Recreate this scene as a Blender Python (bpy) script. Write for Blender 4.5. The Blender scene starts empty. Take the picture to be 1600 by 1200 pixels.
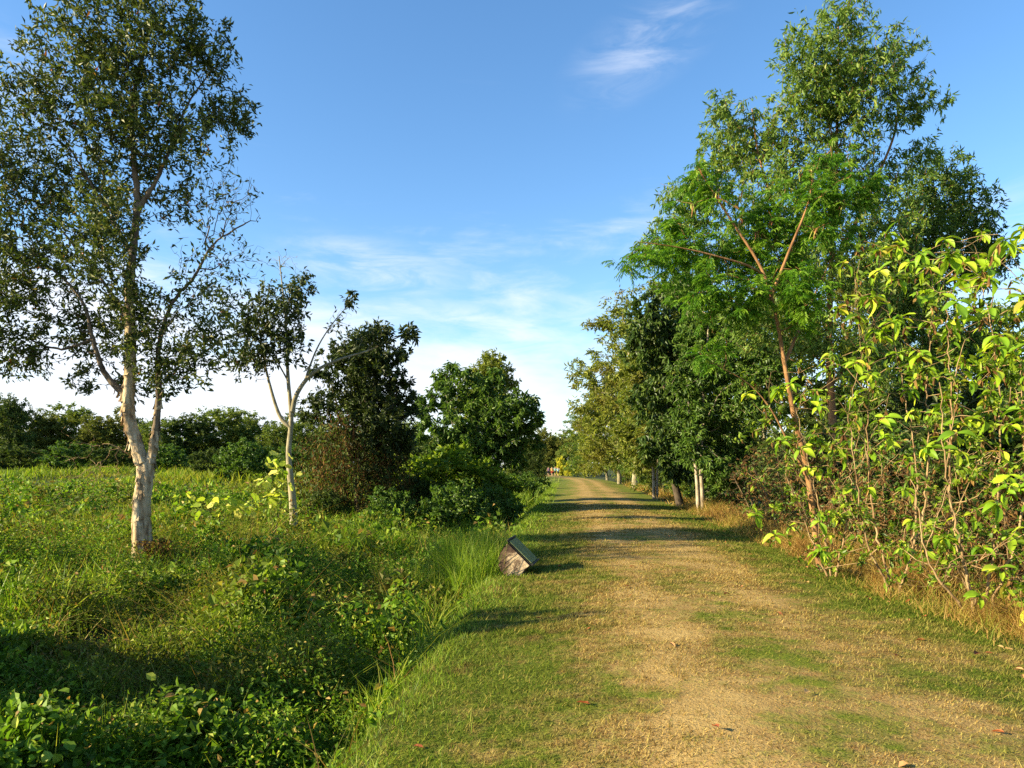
import bpy, math, random
import numpy as np
from mathutils import Vector, Quaternion

random.seed(7)
R0 = np.random.default_rng(7)
PI = math.pi
scene = bpy.context.scene
COL = scene.collection

# ------------------------------------------------------------------ camera, sky, sun, exposure
cam_d = bpy.data.cameras.new('camera')
cam = bpy.data.objects.new('camera', cam_d); COL.objects.link(cam)
cam.location = (0, 0, 1.6); cam.rotation_euler = (PI/2, 0, 0)
cam_d.sensor_width = 36.0; cam_d.lens = 36.0*1150/1600
cam_d.shift_y = 130/1600
cam_d.clip_start = 0.05; cam_d.clip_end = 5000
scene.camera = cam

SUN_EL = math.radians(22)
SUN_TO = Vector((-0.96, -0.28, 0)).normalized()
sun_az = math.atan2(SUN_TO.x, SUN_TO.y)
sd = Vector((SUN_TO.x*math.cos(SUN_EL), SUN_TO.y*math.cos(SUN_EL), math.sin(SUN_EL)))
sl = bpy.data.lights.new('sun', 'SUN'); sl.energy = 5.0; sl.angle = math.radians(0.55); sl.color = (1.0, 0.855, 0.56)
so = bpy.data.objects.new('sun', sl); COL.objects.link(so)
so.rotation_euler = (-sd).to_track_quat('-Z', 'Y').to_euler()
so.location = (-30, -10, 30)

world = bpy.data.worlds.new('World'); scene.world = world; world.use_nodes = True
nt = world.node_tree; nt.nodes.clear()
def N(nt, t, **k):
    n = nt.nodes.new(t)
    for a, b in k.items(): setattr(n, a, b)
    return n
def L(nt, a, b): nt.links.new(a, b)
def math_n(nt, op, a, b=None, clamp=False):
    n = N(nt, 'ShaderNodeMath', operation=op); n.use_clamp = clamp
    for i, v in enumerate((a, b)):
        if v is None: continue
        if isinstance(v, (int, float)): n.inputs[i].default_value = v
        else: L(nt, v, n.inputs[i])
    return n.outputs[0]
def maprange(nt, v, a, b, c=0.0, d=1.0, smooth=True):
    n = N(nt, 'ShaderNodeMapRange'); n.interpolation_type = 'SMOOTHSTEP' if smooth else 'LINEAR'
    L(nt, v, n.inputs[0])
    for i, x in zip((1, 2, 3, 4), (a, b, c, d)): n.inputs[i].default_value = x
    return n.outputs[0]
def mixc(nt, f, a, b, mode='MIX'):
    n = N(nt, 'ShaderNodeMix', data_type='RGBA', blend_type=mode)
    for s, v in ((n.inputs[0], f), (n.inputs[6], a), (n.inputs[7], b)):
        if isinstance(v, (int, float)): s.default_value = v
        elif isinstance(v, tuple): s.default_value = (*v, 1) if len(v) == 3 else v
        else: L(nt, v, s)
    return n.outputs[2]
def noise(nt, vec, scale, detail=3, rough=0.55, dist=0.0):
    n = N(nt, 'ShaderNodeTexNoise'); n.inputs['Scale'].default_value = scale
    n.inputs['Detail'].default_value = detail; n.inputs['Roughness'].default_value = rough
    n.inputs['Distortion'].default_value = dist
    if vec is not None: L(nt, vec, n.inputs['Vector'])
    return n.outputs[0]

sky = N(nt, 'ShaderNodeTexSky', sky_type='NISHITA'); sky.sun_disc = False
sky.sun_elevation = SUN_EL; sky.sun_rotation = sun_az
sky.air_density = 1.0; sky.dust_density = 0.3; sky.ozone_density = 2.5; sky.altitude = 0
tc = N(nt, 'ShaderNodeTexCoord')
nrm = N(nt, 'ShaderNodeVectorMath', operation='NORMALIZE'); L(nt, tc.outputs['Generated'], nrm.inputs[0])
sep = N(nt, 'ShaderNodeSeparateXYZ'); L(nt, nrm.outputs[0], sep.inputs[0])
el = sep.outputs[2]
mp = N(nt, 'ShaderNodeMapping'); mp.inputs['Rotation'].default_value = (0, math.radians(18), 0)
mp.inputs['Scale'].default_value = (1.6, 1.6, 6.5); L(nt, nrm.outputs[0], mp.inputs['Vector'])
n1 = noise(nt, mp.outputs[0], 1.7, 7, 0.55, 0.35)
n2 = noise(nt, mp.outputs[0], 5.5, 6, 0.62, 0.6)
# thin cloud veil: thickest low in the sky, gone overhead
low = maprange(nt, el, 0.03, 0.40, 1.0, 0.0)
nn = math_n(nt, 'ADD', math_n(nt, 'MULTIPLY', n1, 0.7), math_n(nt, 'MULTIPLY', n2, 0.3))
left = maprange(nt, sep.outputs[0], -0.55, 0.25, 0.09, -0.05)
veil = maprange(nt, math_n(nt, 'ADD', math_n(nt, 'ADD', nn, left), math_n(nt, 'MULTIPLY', low, 0.34)), 0.58, 0.88)
veil = math_n(nt, 'MULTIPLY', veil, maprange(nt, el, 0.24, 0.46, 1.0, 0.10))
# single high wisps
def wisp(dx, dz, rx, rz, tilt, amt):
    c = Vector((dx, 1, dz)).normalized()
    sub = N(nt, 'ShaderNodeVectorMath', operation='SUBTRACT'); L(nt, nrm.outputs[0], sub.inputs[0]); sub.inputs[1].default_value = c
    m2 = N(nt, 'ShaderNodeMapping', vector_type='POINT'); m2.inputs['Rotation'].default_value = (0, tilt, 0)
    L(nt, sub.outputs[0], m2.inputs['Vector'])
    s = N(nt, 'ShaderNodeVectorMath', operation='MULTIPLY'); L(nt, m2.outputs[0], s.inputs[0]); s.inputs[1].default_value = (1/rx, 1/0.25, 1/rz)
    ln = N(nt, 'ShaderNodeVectorMath', operation='LENGTH'); L(nt, s.outputs[0], ln.inputs[0])
    m = maprange(nt, ln.outputs['Value'], 0.0, 1.0, 1.0, 0.0)
    return math_n(nt, 'MULTIPLY', math_n(nt, 'MULTIPLY', m, maprange(nt, n2, 0.33, 0.72)), amt)
cl = veil
for w in ((0.18, 0.572, 0.13, 0.055, math.radians(26), 0.45), (-0.19, 0.27, 0.17, 0.05, math.radians(-6), 0.75),
          (-0.02, 0.185, 0.22, 0.05, math.radians(-8), 0.8), (-0.72, 0.50, 0.13, 0.10, 0.2, 0.5), (0.62, 0.3, 0.2, 0.1, 0.1, 0.4)):
    cl = math_n(nt, 'MAXIMUM', cl, wisp(*w))
hs = N(nt, 'ShaderNodeHueSaturation'); hs.inputs['Saturation'].default_value = 1.17; hs.inputs['Value'].default_value = 1.0
L(nt, sky.outputs[0], hs.inputs['Color'])
cloudcol = (3.9, 4.05, 4.4)
skyc = mixc(nt, math_n(nt, 'MULTIPLY', cl, 0.9), hs.outputs[0], cloudcol)
bg = N(nt, 'ShaderNodeBackground'); bg.inputs['Strength'].default_value = 0.096
L(nt, skyc, bg.inputs['Color'])
wo = N(nt, 'ShaderNodeOutputWorld'); L(nt, bg.outputs[0], wo.inputs[0])

vs = scene.view_settings
vs.view_transform = 'Standard'; vs.look = 'None'; vs.gamma = 1.0; vs.exposure = 1.58; vs.use_curve_mapping = False
scene.render.engine = 'CYCLES'
cy = scene.cycles
cy.max_bounces = 6; cy.diffuse_bounces = 3; cy.glossy_bounces = 2; cy.transmission_bounces = 4; cy.transparent_max_bounces = 4
cy.use_denoising = False
cy.use_adaptive_sampling = False
try: cy.denoiser = 'OPENIMAGEDENOISE'
except Exception: pass

# ------------------------------------------------------------------ numpy mesh helpers
def unit(v):
    return v/np.maximum(np.linalg.norm(v, axis=-1, keepdims=True), 1e-9)
def rdir(rng, n):
    return unit(rng.normal(size=(n, 3)))
class Geo:
    def __init__(s): s.v = []; s.f = []; s.r = []; s.n = 0
    def add(s, v, f, r=None):
        v = np.asarray(v, float).reshape(-1, 3); f = np.asarray(f, np.int64).reshape(-1, 3)
        s.v.append(v); s.f.append(f + s.n); s.n += len(v)
        s.r.append(np.zeros(len(v)) if r is None else np.asarray(r, float).ravel())
    def build(s, name, mats, parent=None, smooth=False, loc=None):
        me = bpy.data.meshes.new(name)
        if s.n:
            v = np.concatenate(s.v); f = np.concatenate(s.f); r = np.concatenate(s.r)
            me.vertices.add(len(v)); me.vertices.foreach_set('co', v.astype(np.float32).ravel())
            me.loops.add(f.size); me.loops.foreach_set('vertex_index', f.astype(np.int32).ravel())
            me.polygons.add(len(f)); me.polygons.foreach_set('loop_start', np.arange(0, f.size, 3, dtype=np.int32))
            me.polygons.foreach_set('use_smooth', np.full(len(f), smooth))
            a = me.attributes.new('rnd', 'FLOAT', 'POINT'); a.data.foreach_set('value', r.astype(np.float32))
            me.update(calc_edges=True)
        for m in (mats if isinstance(mats, (list, tuple)) else [mats]): me.materials.append(m)
        o = bpy.data.objects.new(name, me); COL.objects.link(o)
        if loc is not None: o.location = loc
        if parent is not None: o.parent = parent
        return o
    def tris(s): return sum(len(x) for x in s.f)
ALLTRI = [0]

def tag(o, label=None, cat=None, group=None, kind=None):
    if label: o['label'] = label
    if cat: o['category'] = cat
    if group: o['group'] = group
    if kind: o['kind'] = kind
    return o
def empty(name, loc, label=None, cat=None, group=None):
    o = bpy.data.objects.new(name, None); COL.objects.link(o); o.location = loc
    return tag(o, label, cat, group)
def copy_tree(o, parent=None):
    c = o.copy(); COL.objects.link(c); c.parent = parent
    for ch in list(o.children): copy_tree(ch, c)
    return c

# value noise, for where plants grow
def vn(x, y, s, seed=0):
    x = np.asarray(x)/s; y = np.asarray(y)/s
    xi = np.floor(x).astype(np.int64); yi = np.floor(y).astype(np.int64); fx = x-xi; fy = y-yi
    fx = fx*fx*(3-2*fx); fy = fy*fy*(3-2*fy)
    def h(a, b):
        n = (a*374761393 + b*668265263 + seed*974711) & 0xffffffff
        n = ((n ^ (n >> 13))*1274126177) & 0xffffffff
        return ((n ^ (n >> 16)) & 0xffff)/65535.0
    return (h(xi, yi)*(1-fx)+h(xi+1, yi)*fx)*(1-fy)+(h(xi, yi+1)*(1-fx)+h(xi+1, yi+1)*fx)*fy
def fbm(x, y, s, seed=0):
    return 0.55*vn(x, y, s, seed)+0.3*vn(x, y, s/2.1, seed+1)+0.15*vn(x, y, s/4.3, seed+2)
def sstep(a, b, t):
    t = np.clip((t-a)/(b-a), 0, 1); return t*t*(3-2*t)

CX0, CXS = 1.40, 0.083
def cx(y): return CX0+CXS*y-0.0016*(np.clip(y, 75, 160)-75)**2    # bends left in the distance
def half(y): return 2.5+0.012*np.clip(y, 0, 70)
def ground_z(x, y):
    x = np.asarray(x, float); y = np.asarray(y, float)
    u = (x-cx(y)); hw = half(y); ul = -u-hw; ur = u-hw
    z = 0.05*(1-np.clip(np.abs(u)/hw, 0, 1)**2)-0.05*sstep(0.6, 2.5, np.abs(u))
    z = z + 0.05*(fbm(x, y, 1.6, 3)-0.5)
    ditch = -0.95*sstep(-0.1, 1.0, ul)+0.50*sstep(1.4, 5.0, ul)
    field = 1.85*sstep(10, 72, y)*sstep(3, 14, ul)*1.0
    right = -0.45*sstep(0.0, 2.5, ur)
    bump = np.where(u < 0, 0.42, 0.2)*(fbm(x, y, 3.4, 9)-0.5)*sstep(1.0, 4.0, np.abs(u)-hw)
    return z+ditch+field+right+bump

# ------------------------------------------------------------------ materials
def new_mat(name):
    m = bpy.data.materials.new(name); m.use_nodes = True; m.node_tree.nodes.clear(); return m, m.node_tree
def rnd_attr(nt):
    a = N(nt, 'ShaderNodeAttribute'); a.attribute_name = 'rnd'; return a.outputs['Fac']
def ramp(nt, f, stops):
    n = N(nt, 'ShaderNodeValToRGB'); cr = n.color_ramp
    while len(cr.elements) < len(stops): cr.elements.new(0.5)
    for e, (p, c) in zip(cr.elements, stops): e.position = p; e.color = (*c, 1)
    L(nt, f, n.inputs[0]); return n.outputs[0]
def leaf_mat(name, stops, trans=0.35, rough=0.45, spec=0.35, patch=None, pscale=0.6, objrnd=False, tgain=(1.5, 1.6, 0.7)):
    m, nt = new_mat(name)
    if objrnd:
        oi = N(nt, 'ShaderNodeObjectInfo'); f = oi.outputs['Random']
    else: f = rnd_attr(nt)
    col = ramp(nt, f, stops)
    geo = N(nt, 'ShaderNodeNewGeometry')
    if patch is not None:
        pn = noise(nt, geo.outputs['Position'], pscale, 2, 0.5)
        col = mixc(nt, math_n(nt, 'MULTIPLY', maprange(nt, pn, 0.45, 0.68), 0.75), col, patch)
    p = N(nt, 'ShaderNodeBsdfPrincipled'); L(nt, col, p.inputs['Base Color'])
    p.inputs['Roughness'].default_value = rough; p.inputs['Specular IOR Level'].default_value = spec
    t = N(nt, 'ShaderNodeBsdfTranslucent')
    L(nt, mixc(nt, 1.0, col, tgain, 'MULTIPLY'), t.inputs['Color'])
    mx = N(nt, 'ShaderNodeMixShader'); mx.inputs[0].default_value = trans
    L(nt, p.outputs[0], mx.inputs[1]); L(nt, t.outputs[0], mx.inputs[2])
    o = N(nt, 'ShaderNodeOutputMaterial'); L(nt, mx.outputs[0], o.inputs[0])
    return m
def bark_mat(name, a, b, scale=6, stretch=0.25, bump=0.5, rough=0.85, c=None):
    m, nt = new_mat(name)
    tcn = N(nt, 'ShaderNodeTexCoord'); mpn = N(nt, 'ShaderNodeMapping'); mpn.inputs['Scale'].default_value = (1, 1, stretch)
    L(nt, tcn.outputs['Object'], mpn.inputs[0])
    n = noise(nt, mpn.outputs[0], scale, 6, 0.65, 0.4)
    nf = noise(nt, mpn.outputs[0], scale*6, 4, 0.6)
    col = ramp(nt, n, [(0.33, a), (0.62, b)] if c is None else [(0.36, a), (0.47, b), (0.60, c)])
    p = N(nt, 'ShaderNodeBsdfPrincipled'); L(nt, col, p.inputs['Base Color']); p.inputs['Roughness'].default_value = rough
    p.inputs['Specular IOR Level'].default_value = 0.2
    bp = N(nt, 'ShaderNodeBump'); bp.inputs['Strength'].default_value = bump; bp.inputs['Distance'].default_value = 0.03
    L(nt, math_n(nt, 'ADD', n, math_n(nt, 'MULTIPLY', nf, 0.4)), bp.inputs['Height']); L(nt, bp.outputs[0], p.inputs['Normal'])
    o = N(nt, 'ShaderNodeOutputMaterial'); L(nt, p.outputs[0], o.inputs[0]); return m
def flat_mat(name, c, rough=0.7, spec=0.3, var=0.25, scale=8):
    m, nt = new_mat(name)
    tcn = N(nt, 'ShaderNodeTexCoord'); n = noise(nt, tcn.outputs['Object'], scale, 4, 0.6)
    col = ramp(nt, n, [(0.3, tuple(x*(1-var) for x in c)), (0.7, tuple(min(1, x*(1+var)) for x in c))])
    p = N(nt, 'ShaderNodeBsdfPrincipled'); L(nt, col, p.inputs['Base Color']); p.inputs['Roughness'].default_value = rough
    p.inputs['Specular IOR Level'].default_value = spec
    o = N(nt, 'ShaderNodeOutputMaterial'); L(nt, p.outputs[0], o.inputs[0]); return m

def path_mat(name, blades):
    """worn grass track: bare tan wheel ruts, green verges, patchy in between"""
    m, nt = new_mat(name)
    geo = N(nt, 'ShaderNodeNewGeometry'); s = N(nt, 'ShaderNodeSeparateXYZ'); pos = geo.outputs['Position']; L(nt, pos, s.inputs[0])
    u = math_n(nt, 'SUBTRACT', math_n(nt, 'SUBTRACT', s.outputs[0], math_n(nt, 'MULTIPLY', s.outputs[1], CXS)), CX0)
    bend = math_n(nt, 'SUBTRACT', math_n(nt, 'MINIMUM', math_n(nt, 'MAXIMUM', s.outputs[1], 75), 160), 75)
    u = math_n(nt, 'ADD', u, math_n(nt, 'MULTIPLY', math_n(nt, 'MULTIPLY', bend, bend), 0.0016))
    au = math_n(nt, 'ABSOLUTE', math_n(nt, 'SUBTRACT', u, 0.15))
    nl = noise(nt, pos, 0.55, 4, 0.6, 0.3); nm = noise(nt, pos, 2.4, 5, 0.65, 0.2); nf = noise(nt, pos, 11, 4, 0.7)
    edge = maprange(nt, au, 0.6, 2.4, 0.04, 0.68, False)
    mid = maprange(nt, au, 0.0, 0.7, 0.20, 0.0)
    g = math_n(nt, 'ADD', edge, mid)
    for nn_, k in ((nl, 1.9), (nm, 2.0), (nf, 1.2)):
        g = math_n(nt, 'ADD', g, math_n(nt, 'MULTIPLY', math_n(nt, 'SUBTRACT', nn_, 0.5), k))
    trk = maprange(nt, math_n(nt, 'ABSOLUTE', math_n(nt, 'SUBTRACT', math_n(nt, 'ADD', au, math_n(nt, 'MULTIPLY', math_n(nt, 'SUBTRACT', nl, 0.5), 0.8)), 0.85)), 0.0, 0.60, 1.0, 0.0)
    g = math_n(nt, 'SUBTRACT', g, math_n(nt, 'MULTIPLY', trk, 0.18))
    green = maprange(nt, g, -0.02, 0.58, 0.0, 1.0, False)
    bare = maprange(nt, math_n(nt, 'ADD', math_n(nt, 'SUBTRACT', nm, math_n(nt, 'MULTIPLY', g, 0.8)), math_n(nt, 'MULTIPLY', nf, 0.25)), 0.56, 0.84)
    straw = ramp(nt, nf, [(0.3, (0.20, 0.115, 0.038)), (0.5, (0.31, 0.20, 0.068)), (0.72, (0.43, 0.30, 0.11))])
    dirt = ramp(nt, nf, [(0.3, (0.32, 0.205, 0.068)), (0.7, (0.43, 0.30, 0.11))])
    grs = ramp(nt, nm, [(0.3, (0.06, 0.095, 0.008)), (0.7, (0.15, 0.17, 0.016))])
    if blades:
        rn = rnd_attr(nt)
        straw = ramp(nt, rn, [(0.0, (0.12, 0.06, 0.018)), (0.4, (0.34, 0.22, 0.055)), (0.8, (0.53, 0.40, 0.135)), (1.0, (0.14, 0.16, 0.018))])
        grs = ramp(nt, rn, [(0.0, (0.035, 0.075, 0.008)), (0.5, (0.11, 0.155, 0.014)), (0.85, (0.21, 0.235, 0.03)), (1.0, (0.40, 0.29, 0.08))])
        col = mixc(nt, green, straw, grs)
    else:
        col = mixc(nt, green, mixc(nt, bare, straw, dirt), grs)
    # bare reddish soil shows through in places on the verge
    nr = noise(nt, pos, 1.15, 4, 0.62, 0.4)
    col = mixc(nt, math_n(nt, 'MULTIPLY', maprange(nt, nr, 0.60, 0.70), 0.65), col, (0.17, 0.095, 0.035))
    p = N(nt, 'ShaderNodeBsdfPrincipled'); L(nt, col, p.inputs['Base Color']); p.inputs['Roughness'].default_value = 0.9
    p.inputs['Specular IOR Level'].default_value = 0.12
    o = N(nt, 'ShaderNodeOutputMaterial')
    if blades:
        t = N(nt, 'ShaderNodeBsdfTranslucent'); L(nt, col, t.inputs[0]); mx = N(nt, 'ShaderNodeMixShader'); mx.inputs[0].default_value = 0.35
        L(nt, p.outputs[0], mx.inputs[1]); L(nt, t.outputs[0], mx.inputs[2]); L(nt, mx.outputs[0], o.inputs[0])
    else:
        bp = N(nt, 'ShaderNodeBump'); bp.inputs['Strength'].default_value = 0.5; bp.inputs['Distance'].default_value = 0.03
        nff = noise(nt, pos, 45, 3, 0.7)
        L(nt, math_n(nt, 'ADD', math_n(nt, 'ADD', nf, math_n(nt, 'MULTIPLY', nff, 0.8)), math_n(nt, 'MULTIPLY', nm, 0.6)), bp.inputs['Height']); L(nt, bp.outputs[0], p.inputs['Normal'])
        L(nt, p.outputs[0], o.inputs[0])
    return m

M = {}
M['path'] = path_mat('worn_path', False)
M['path_blade'] = path_mat('worn_path_blades', True)
M['soil'] = flat_mat('damp_field_soil', (0.045, 0.055, 0.018), 0.95, 0.1, 0.5, 1.3)
M['paper_leaf'] = leaf_mat('paperbark_leaf', [(0, (0.0276, 0.0437, 0.0092)), (0.45, (0.0598, 0.0874, 0.0138)), (0.85, (0.1207, 0.1495, 0.0253)), (0.99, (0.207, 0.1955, 0.046)), (1, (0.345, 0.0805, 0.0345))], 0.22, 0.5, 0.25)
M['dark_leaf'] = leaf_mat('dark_leaf', [(0, (0.0184, 0.0322, 0.0069)), (0.6, (0.0391, 0.0598, 0.01035)), (1, (0.08625, 0.1092, 0.0207))], 0.18, 0.5, 0.25)
M['glossy_leaf'] = leaf_mat('glossy_leaf', [(0, (0.026, 0.055, 0.008)), (0.6, (0.055, 0.10, 0.014)), (1, (0.12, 0.17, 0.028))], 0.2, 0.45, 0.3)
M['mid_leaf'] = leaf_mat('mid_leaf', [(0, (0.0364, 0.078, 0.0104)), (0.6, (0.078, 0.1456, 0.0169)), (1, (0.156, 0.234, 0.0325))], 0.28, 0.48, 0.3)
M['acacia_leaf'] = leaf_mat('acacia_leaf', [(0, (0.0585, 0.1105, 0.0156)), (0.5, (0.104, 0.1755, 0.0221)), (0.9, (0.182, 0.26, 0.039)), (1, (0.286, 0.286, 0.065))], 0.32, 0.5, 0.25)
M['feather_leaf'] = leaf_mat('feather_leaf', [(0, (0.05175, 0.138, 0.0092)), (0.6, (0.09775, 0.2185, 0.0138)), (1, (0.1955, 0.3105, 0.0253))], 0.38, 0.55, 0.2)
M['olive_leaf'] = leaf_mat('olive_leaf', [(0, (0.0828, 0.1104, 0.01518)), (0.6, (0.1656, 0.2001, 0.02346)), (1, (0.2898, 0.3036, 0.0483))], 0.32, 0.55, 0.2, (0.16, 0.12, 0.025), 0.35)
M['far_leaf'] = leaf_mat('far_leaf', [(0, (0.06598, 0.1037, 0.02262)), (0.6, (0.1413, 0.1979, 0.03393)), (1, (0.2639, 0.2922, 0.05655))], 0.28, 0.6, 0.15, (0.125, 0.12, 0.022), 0.10)
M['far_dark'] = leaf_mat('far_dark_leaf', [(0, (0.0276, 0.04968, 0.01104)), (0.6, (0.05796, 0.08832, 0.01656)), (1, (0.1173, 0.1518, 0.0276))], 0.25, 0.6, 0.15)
M['lime_leaf'] = leaf_mat('lime_leaf', [(0, (0.096, 0.204, 0.0144)), (0.35, (0.192, 0.336, 0.0168)), (0.75, (0.372, 0.492, 0.0264)), (0.95, (0.564, 0.576, 0.048)), (1, (0.42, 0.24, 0.06))], 0.33, 0.48, 0.25, (0.17, 0.27, 0.015), 4.0, objrnd=True)
M['lime_rest'] = leaf_mat('lime_rest', [(0, (0.096, 0.204, 0.0144)), (0.35, (0.192, 0.336, 0.0168)), (0.75, (0.372, 0.492, 0.0264)), (0.95, (0.564, 0.576, 0.048)), (1, (0.42, 0.24, 0.06))], 0.33, 0.48, 0.25, (0.17, 0.27, 0.015), 4.0)
M['lime_small'] = leaf_mat('lime_leaf_small', [(0, (0.051, 0.102, 0.0085)), (0.5, (0.119, 0.1955, 0.01105)), (1, (0.255, 0.323, 0.02125))], 0.35, 0.45, 0.3)
M['yellow_leaf'] = leaf_mat('yellow_leaf', [(0, (0.30, 0.34, 0.03)), (1, (0.65, 0.55, 0.06))], 0.4, 0.5, 0.2)
M['broad_leaf'] = leaf_mat('broad_yellow_green_leaf', [(0, (0.18, 0.28, 0.02)), (0.5, (0.38, 0.45, 0.05)), (1, (0.68, 0.62, 0.14))], 0.35, 0.45, 0.3, objrnd=True)
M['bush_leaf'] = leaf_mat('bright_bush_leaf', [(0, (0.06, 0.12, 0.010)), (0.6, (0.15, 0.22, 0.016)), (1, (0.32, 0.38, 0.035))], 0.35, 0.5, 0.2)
M['cover'] = leaf_mat('ground_cover_leaf', [(0, (0.0375, 0.0825, 0.0075)), (0.45, (0.09, 0.1725, 0.0125)), (0.8, (0.1812, 0.2937, 0.0225)), (0.93, (0.375, 0.4125, 0.05625)), (0.97, (0.325, 0.2125, 0.0625)), (1, (0.275, 0.1375, 0.05))], 0.3, 0.55, 0.18, (0.14, 0.085, 0.018), 0.36)
M['field'] = leaf_mat('field_grass', [(0, (0.0624, 0.1176, 0.0072)), (0.5, (0.1416, 0.2184, 0.0132)), (0.85, (0.24, 0.306, 0.024)), (1, (0.408, 0.336, 0.072))], 0.34, 0.6, 0.15, (0.20, 0.17, 0.022), 0.16)
M['blade'] = leaf_mat('tall_blade', [(0, (0.077, 0.143, 0.0088)), (0.6, (0.165, 0.2585, 0.0176)), (1, (0.374, 0.407, 0.077))], 0.4, 0.5, 0.2)
M['dry'] = leaf_mat('dry_blade', [(0, (0.11, 0.05, 0.014)), (0.3, (0.27, 0.14, 0.035)), (0.55, (0.44, 0.29, 0.085)), (0.75, (0.26, 0.24, 0.035)), (1, (0.10, 0.16, 0.014))], 0.3, 0.6, 0.2)
M['deadvine'] = leaf_mat('dry_vine', [(0, (0.07, 0.035, 0.014)), (0.7, (0.17, 0.09, 0.03)), (1, (0.30, 0.19, 0.06))], 0.2, 0.8, 0.1)
M['fallen'] = leaf_mat('fallen_leaf', [(0, (0.16, 0.05, 0.02)), (0.5, (0.36, 0.10, 0.035)), (1, (0.45, 0.30, 0.12))], 0.1, 0.6, 0.2)
M['pod'] = leaf_mat('pod', [(0, (0.16, 0.05, 0.02)), (0.6, (0.30, 0.12, 0.045)), (0.75, (0.33, 0.36, 0.06)), (1, (0.42, 0.42, 0.09))], 0.15, 0.5, 0.3, objrnd=True)
M['paperbark'] = bark_mat('paperbark', (0.10, 0.055, 0.026), (0.35, 0.25, 0.14), 7, 0.22, 1.0, 0.9, (0.57, 0.45, 0.28))
M['shaded_limb_bark'] = bark_mat('shaded_limb_bark', (0.05, 0.035, 0.022), (0.20, 0.15, 0.095), 7, 0.3, 0.7)  # slightly different bark of thin limbs, with the crown's shade painted into its dark brown
M['pale_bark'] = bark_mat('pale_bark', (0.15, 0.125, 0.07), (0.34, 0.30, 0.19), 7, 0.4, 0.4)
M['white_bark'] = bark_mat('white_bark', (0.14, 0.10, 0.06), (0.44, 0.37, 0.26), 5, 0.5, 0.6)
M['brown_bark'] = bark_mat('brown_bark', (0.13, 0.06, 0.024), (0.33, 0.18, 0.075), 9, 0.25, 0.5)
M['dark_bark'] = bark_mat('dark_bark', (0.03, 0.022, 0.015), (0.10, 0.075, 0.05), 8, 0.3, 0.6)
M['twig'] = bark_mat('tan_twig', (0.15, 0.085, 0.036), (0.36, 0.25, 0.125), 12, 0.4, 0.2)
M['dead_twig'] = bark_mat('dead_twig', (0.10, 0.065, 0.04), (0.26, 0.18, 0.10), 12, 0.4, 0.2)

# ------------------------------------------------------------------ plant geometry
def leaves(geo, pos, d, rng, length, width, fold=0.25, shape='rhomb', curl=0.0, normal_up=0.4, rnd=None, face=None):
    n = len(pos)
    if n == 0: return
    length = np.broadcast_to(length, (n,))[:, None]; w = (np.broadcast_to(width, (n,))[:, None])*0.5
    d = unit(d)
    ref = unit(rng.normal(size=(n, 3))+np.array([0, 0, normal_up*2.0]))
    if face is not None: ref = unit(ref+np.asarray(face))
    side = unit(np.cross(d, ref)); up = np.cross(side, d)
    r = rng.random(n) if rnd is None else rnd
    if shape == 'rhomb':
        a = pos; m = pos+d*length*0.45
        l = m+side*w+up*w*fold*2; rr = m-side*w+up*w*fold*2; t = pos+d*length-up*length*curl
        v = np.stack([a, l, t, rr], 1).reshape(-1, 3); k = np.arange(n)[:, None]*4
        f = np.concatenate([k+[0, 2, 1], k+[0, 3, 2]], 1).reshape(-1, 3)
        geo.add(v, f, np.repeat(r, 4))
    elif shape == 'sickle':
        c1 = pos+d*length*0.33+side*length*0.07-up*length*curl*0.3; c2 = pos+d*length*0.68+side*length*0.05-up*length*curl*0.75
        t = pos+d*length-side*length*0.05-up*length*curl*1.3
        v = np.stack([pos, c1+side*w, c1-side*w, c2+side*w*0.85, c2-side*w*0.85, t], 1).reshape(-1, 3); k = np.arange(n)[:, None]*6
        f = np.concatenate([k+[0, 2, 1], k+[1, 2, 4], k+[1, 4, 3], k+[3, 4, 5]], 1).reshape(-1, 3)
        geo.add(v, f, np.repeat(r, 6))
    elif shape == 'oval':
        c1 = pos+d*length*0.28; c2 = pos+d*length*0.66-up*length*curl*0.5; t = pos+d*length-up*length*curl
        e = up*w*fold*2
        v = np.stack([pos, c1+side*w*0.85+e, c1-side*w*0.85+e, c2+side*w+e, c2-side*w+e, t, c1*0.5+c2*0.5], 1).reshape(-1, 3); k = np.arange(n)[:, None]*7
        f = np.concatenate([k+[0, 6, 1], k+[0, 2, 6], k+[1, 6, 3], k+[2, 4, 6], k+[3, 6, 5], k+[4, 5, 6]], 1).reshape(-1, 3)
        geo.add(v, f, np.repeat(r, 7))
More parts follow.
